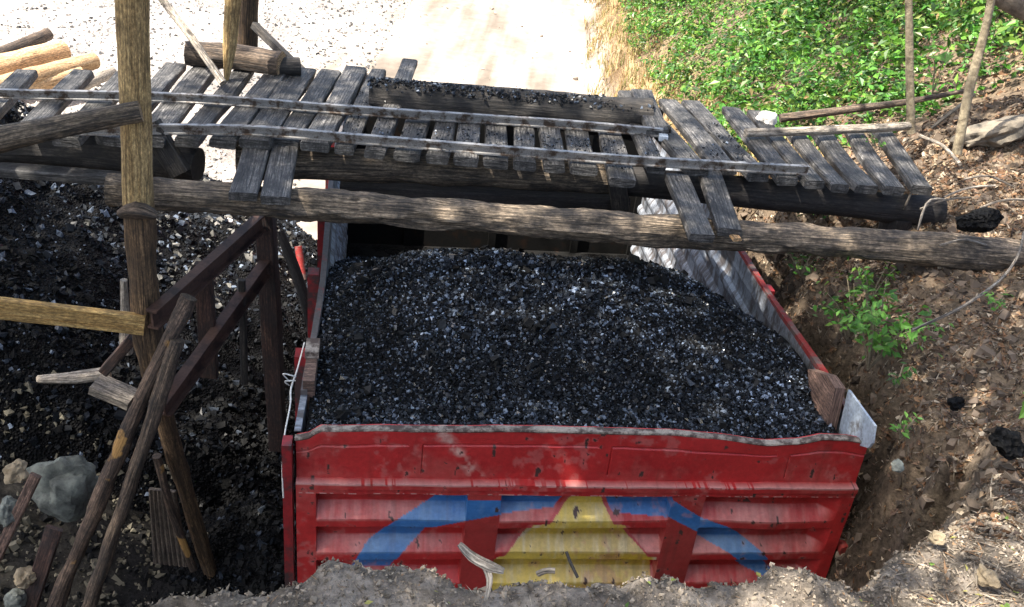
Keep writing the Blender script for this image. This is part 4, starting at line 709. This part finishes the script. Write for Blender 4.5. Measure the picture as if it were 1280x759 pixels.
plant('round_leaf_plant', at(1165, 118, y=7.2), 0.42, 0.16, 7, 0.10, 0.15, 'plant with a few round bright leaves between the two saplings', stems=4, ratio=0.95, pal=BR)
plant('leafy_plant', at(1095, 184, z=3.05), 0.06, 0.10, 22, 0.02, 0.04, 'small green sprig growing over the last sleepers', stems=4, pal=BR)

def sapling(name, pts, r, label, crown_c, crown_r, nleaf):
    base = np.array(pts[0]); t = empty(name, base, label, 'sapling', 'thin saplings on the bank'); MB().log(pts, r, 12, list(np.linspace(1.1, 0.6, len(pts))), noise=0.06, step=0.08).build('trunk', M_SAPL, t)
    P = np.array(crown_c)+rng.normal(0, crown_r*0.5, (nleaf, 3)); v, f, c = foliage(P, rng.normal(0, 0.5, (nleaf, 3))+[0, 0, 1], 0.06, 0.12); fastmesh('crown', v-base, f, 3, M_LEAF, c, t); return t
b1 = at(1139, 166, y=6.3); b2 = at(1196, 192, y=5.9)
sapling('sapling', [b1, at(1137, 80, y=6.3), at(1136, 0, y=6.3), at(1130, -160, y=6.3), at(1120, -500, y=6.35)], 0.026, 'straight thin sapling standing behind the end of the debarked pole', at(1120, -560, y=6.3), 0.5, 500)
sapling('sapling', [b2, at(1212, 110, y=5.95), at(1228, 50, y=6.0), at(1240, -5, y=6.0), at(1262, -150, y=6.0), at(1300, -480, y=6.0)], 0.028, 'leaning thin sapling rooted in the litter at the far end of the sleepers', at(1310, -560, y=6.0), 0.5, 500)
thing_log('debarked_pole', [at(932, 166, z=3.10), at(1030, 163, z=3.10), at(1136, 158, z=3.10)], 0.026, W_GREY, 'pale debarked pole laid across the sleepers at the right end', 'pole', noise=0.08)
thing_log('fallen_branch', [at(975, 148, y=6.55), at(1060, 137, y=6.6), at(1130, 128, y=6.6), at(1215, 112, y=6.7)], 0.026, W_BARK, 'dark fallen branch lying behind the debarked pole', 'branch', noise=0.1, scale=[1.1, 1, 0.8, 0.5])
thing_log('forked_twig', [at(1165, 160, y=6.3), at(1190, 140, y=6.3), at(1218, 118, y=6.35)], 0.012, W_DARK, 'dark twig rising beside the leaning sapling', 'twig', noise=0.1)
thing_log('root', [at(1280, 290, y=4.6), at(1272, 320, y=4.42), at(1250, 350, y=4.15), at(1200, 385, y=3.9), at(1140, 413, y=3.75)], 0.0065, W_GREY, 'pale rope-like root hanging past the end of the long log', 'root', noise=0.1, step=0.03)
thing_log('root', [at(1150, 170, y=6.2), at(1178, 182, y=5.95), at(1200, 205, y=5.6)], 0.010, W_GREY, 'bent pale root curling at the foot of the leaning sapling', 'root', noise=0.1)
thing_log('dead_stick', [at(1130, 262, y=5.25), at(1142, 235, y=5.25), at(1150, 230, y=5.3)], 0.007, W_GREY, 'short pale stick standing behind the long log, left one', 'stick')
thing_log('dead_stick', [at(1147, 288, y=5.1), at(1160, 252, y=5.2), at(1185, 250, y=5.3)], 0.007, W_GREY, 'bent pale stick standing behind the long log, right one', 'stick')
k = 0
for (u, v, y) in ((1210, 235, 5.3), (1235, 220, 5.5), (1180, 250, 5.2), (1255, 250, 5.1), (1205, 300, 4.7)):
    a = random.uniform(-40, 40); thing_log('dead_twig', [at(u-30, v+8+a*0.1, y=y), at(u, v, y=y+0.05), at(u+34, v+6-a*0.25, y=y+0.1)], 0.006, W_GREY, 'thin pale dead twig tangled on the bank by the long log end', 'twig', 'tangled dead twigs', noise=0.1)
# wood bits on the mound
def mnd(x, y, dz=0): p = gnd(x, y); p[2] += dz; return p
c0 = at(600, 712, z=3.23); ts = empty('curled_bark', c0, 'curled pale grey strip of bark sticking up from the mound before the tailgate', 'bark strip')
MB().sweep([at(574, 680, y=1.80), at(590, 696, y=1.79), at(612, 708, y=1.78), at(630, 714, y=1.78)], [(-0.010, -0.002), (0.010, -0.002), (0.012, 0.004), (0.0, 0.001), (-0.012, 0.004)], [0.6, 1, 1.1, 0.6], up=(0, -0.7, 0.7), noise=0.1, step=0.01).build('strip', W_GREY, ts)
MB().sweep([at(606, 706, y=1.785), at(612, 725, y=1.76), at(607, 752, y=1.72)], [(-0.010, -0.002), (0.010, -0.002), (0.011, 0.003), (-0.011, 0.003)], [1, 0.8, 0.35], up=(0, -0.7, 0.7), noise=0.1, step=0.01).build('strip', W_GREY, ts)
thing_log('bark_chip', [at(672, 718, y=1.80), at(682, 714, y=1.80), at(694, 714, y=1.80)], 0.007, W_GREY, 'small grey bark chip lying on the crest of the mound', 'bark chip', noise=0.2, step=0.008)
thing_log('curled_leaf', [at(708, 690, y=1.83), at(713, 703, y=1.82), at(722, 722, y=1.80)], 0.004, W_DARK, 'dark curled leaf stem standing on the crest before the yellow triangle', 'leaf', noise=0.2, step=0.008)

# ------------------------------------------------------------------ shade trees round the yard
def tree(base, top, cr, crad, nleaf, label, leaf=(0.10, 0.20), seed=0):
    base = np.array(base, float); top = np.array(top, float); t = empty('broadleaf_tree', base, label, 'tree', 'shade trees round the yard'); mid = base*0.5+top*0.5+np.array([0.2, -0.1, 0.6])
    MB().log([base-[0, 0, 0.3], mid, top], 0.20, 14, [1.2, 0.85, 0.45], noise=0.06, step=0.4).build('trunk', M_BARKM, t)
    limbs = MB(); P = []; cl = []
    for k in range(26):
        d = rng.normal(size=3); d /= np.linalg.norm(d); d[2] = abs(d[2])*0.7-0.15; e = np.array(cr)+d*np.array(crad)*rng.uniform(0.55, 1.0); limbs.log([top, (top+e)/2+[0, 0, 0.3], e], 0.05, 7, [1, 0.6, 0.25], noise=0, step=0.5); cl.append(e)
    limbs.build('limb', M_BARKM, t); cl = np.array(cl); P = cl[rng.integers(0, len(cl), nleaf)]+rng.normal(0, 0.55, (nleaf, 3))*[1, 1, 0.7]
    v, f, c = foliage(P, rng.normal(0, 0.6, (nleaf, 3))+[0, 0, 1], *leaf, ratio=0.6); fastmesh('crown', v-base, f, 3, M_LEAF, c, t)
rng = np.random.default_rng(11)
tree((-8.5, -1.2, 0.6), (-6.3, 0.4, 8.0), (-5.3, 1.1, 10.2), (2.6, 2.4, 1.5), 7500, 'broadleaf tree standing off to the left of the coal heap')
tree((-8.6, 3.1, 0.3), (-5.0, 3.0, 8.4), (-3.2, 3.0, 10.0), (2.5, 2.2, 1.4), 6500, 'broadleaf tree left of the coal heap, leaning over the track')
tree((-5.5, -4.7, 1.0), (-4.4, -2.2, 7.5), (-3.7, -0.8, 9.6), (2.4, 2.2, 1.4), 3200, 'broadleaf tree left of the mound beside the pit')
tree((6.0, -0.5, 4.0), (2.4, 1.6, 9.5), (0.4, 2.3, 10.5), (2.6, 2.2, 1.3), 3000, 'broadleaf tree on the bank to the right, leaning over the trestle')
tree((8.0, 8.0, 5.5), (2.8, 8.2, 10.0), (0.9, 8.0, 11.2), (3.0, 3.0, 1.4), 3800, 'broadleaf tree on the bank beyond the trestle', leaf=(0.12, 0.24))
tree((-9.8, 1.5, 0.3), (-9.0, 2.4, 7.6), (-8.2, 3.0, 9.4), (2.4, 2.4, 1.6), 6000, 'broadleaf tree farthest left behind the coal heap')
tree((-2.6, -7.5, 2.4), (-2.2, -5.4, 7.5), (-1.8, -3.8, 9.4), (2.8, 2.4, 1.4), 2600, 'broadleaf tree behind the mound to the left')
thing_log('leaning_log', [at(1215, -40, y=6.7), at(1262, 0, y=6.6), at(1330, 30, y=6.4)], 0.075, M_BARKM, 'thick grey-brown leaning log crossing the top right corner', 'log', noise=0.08)
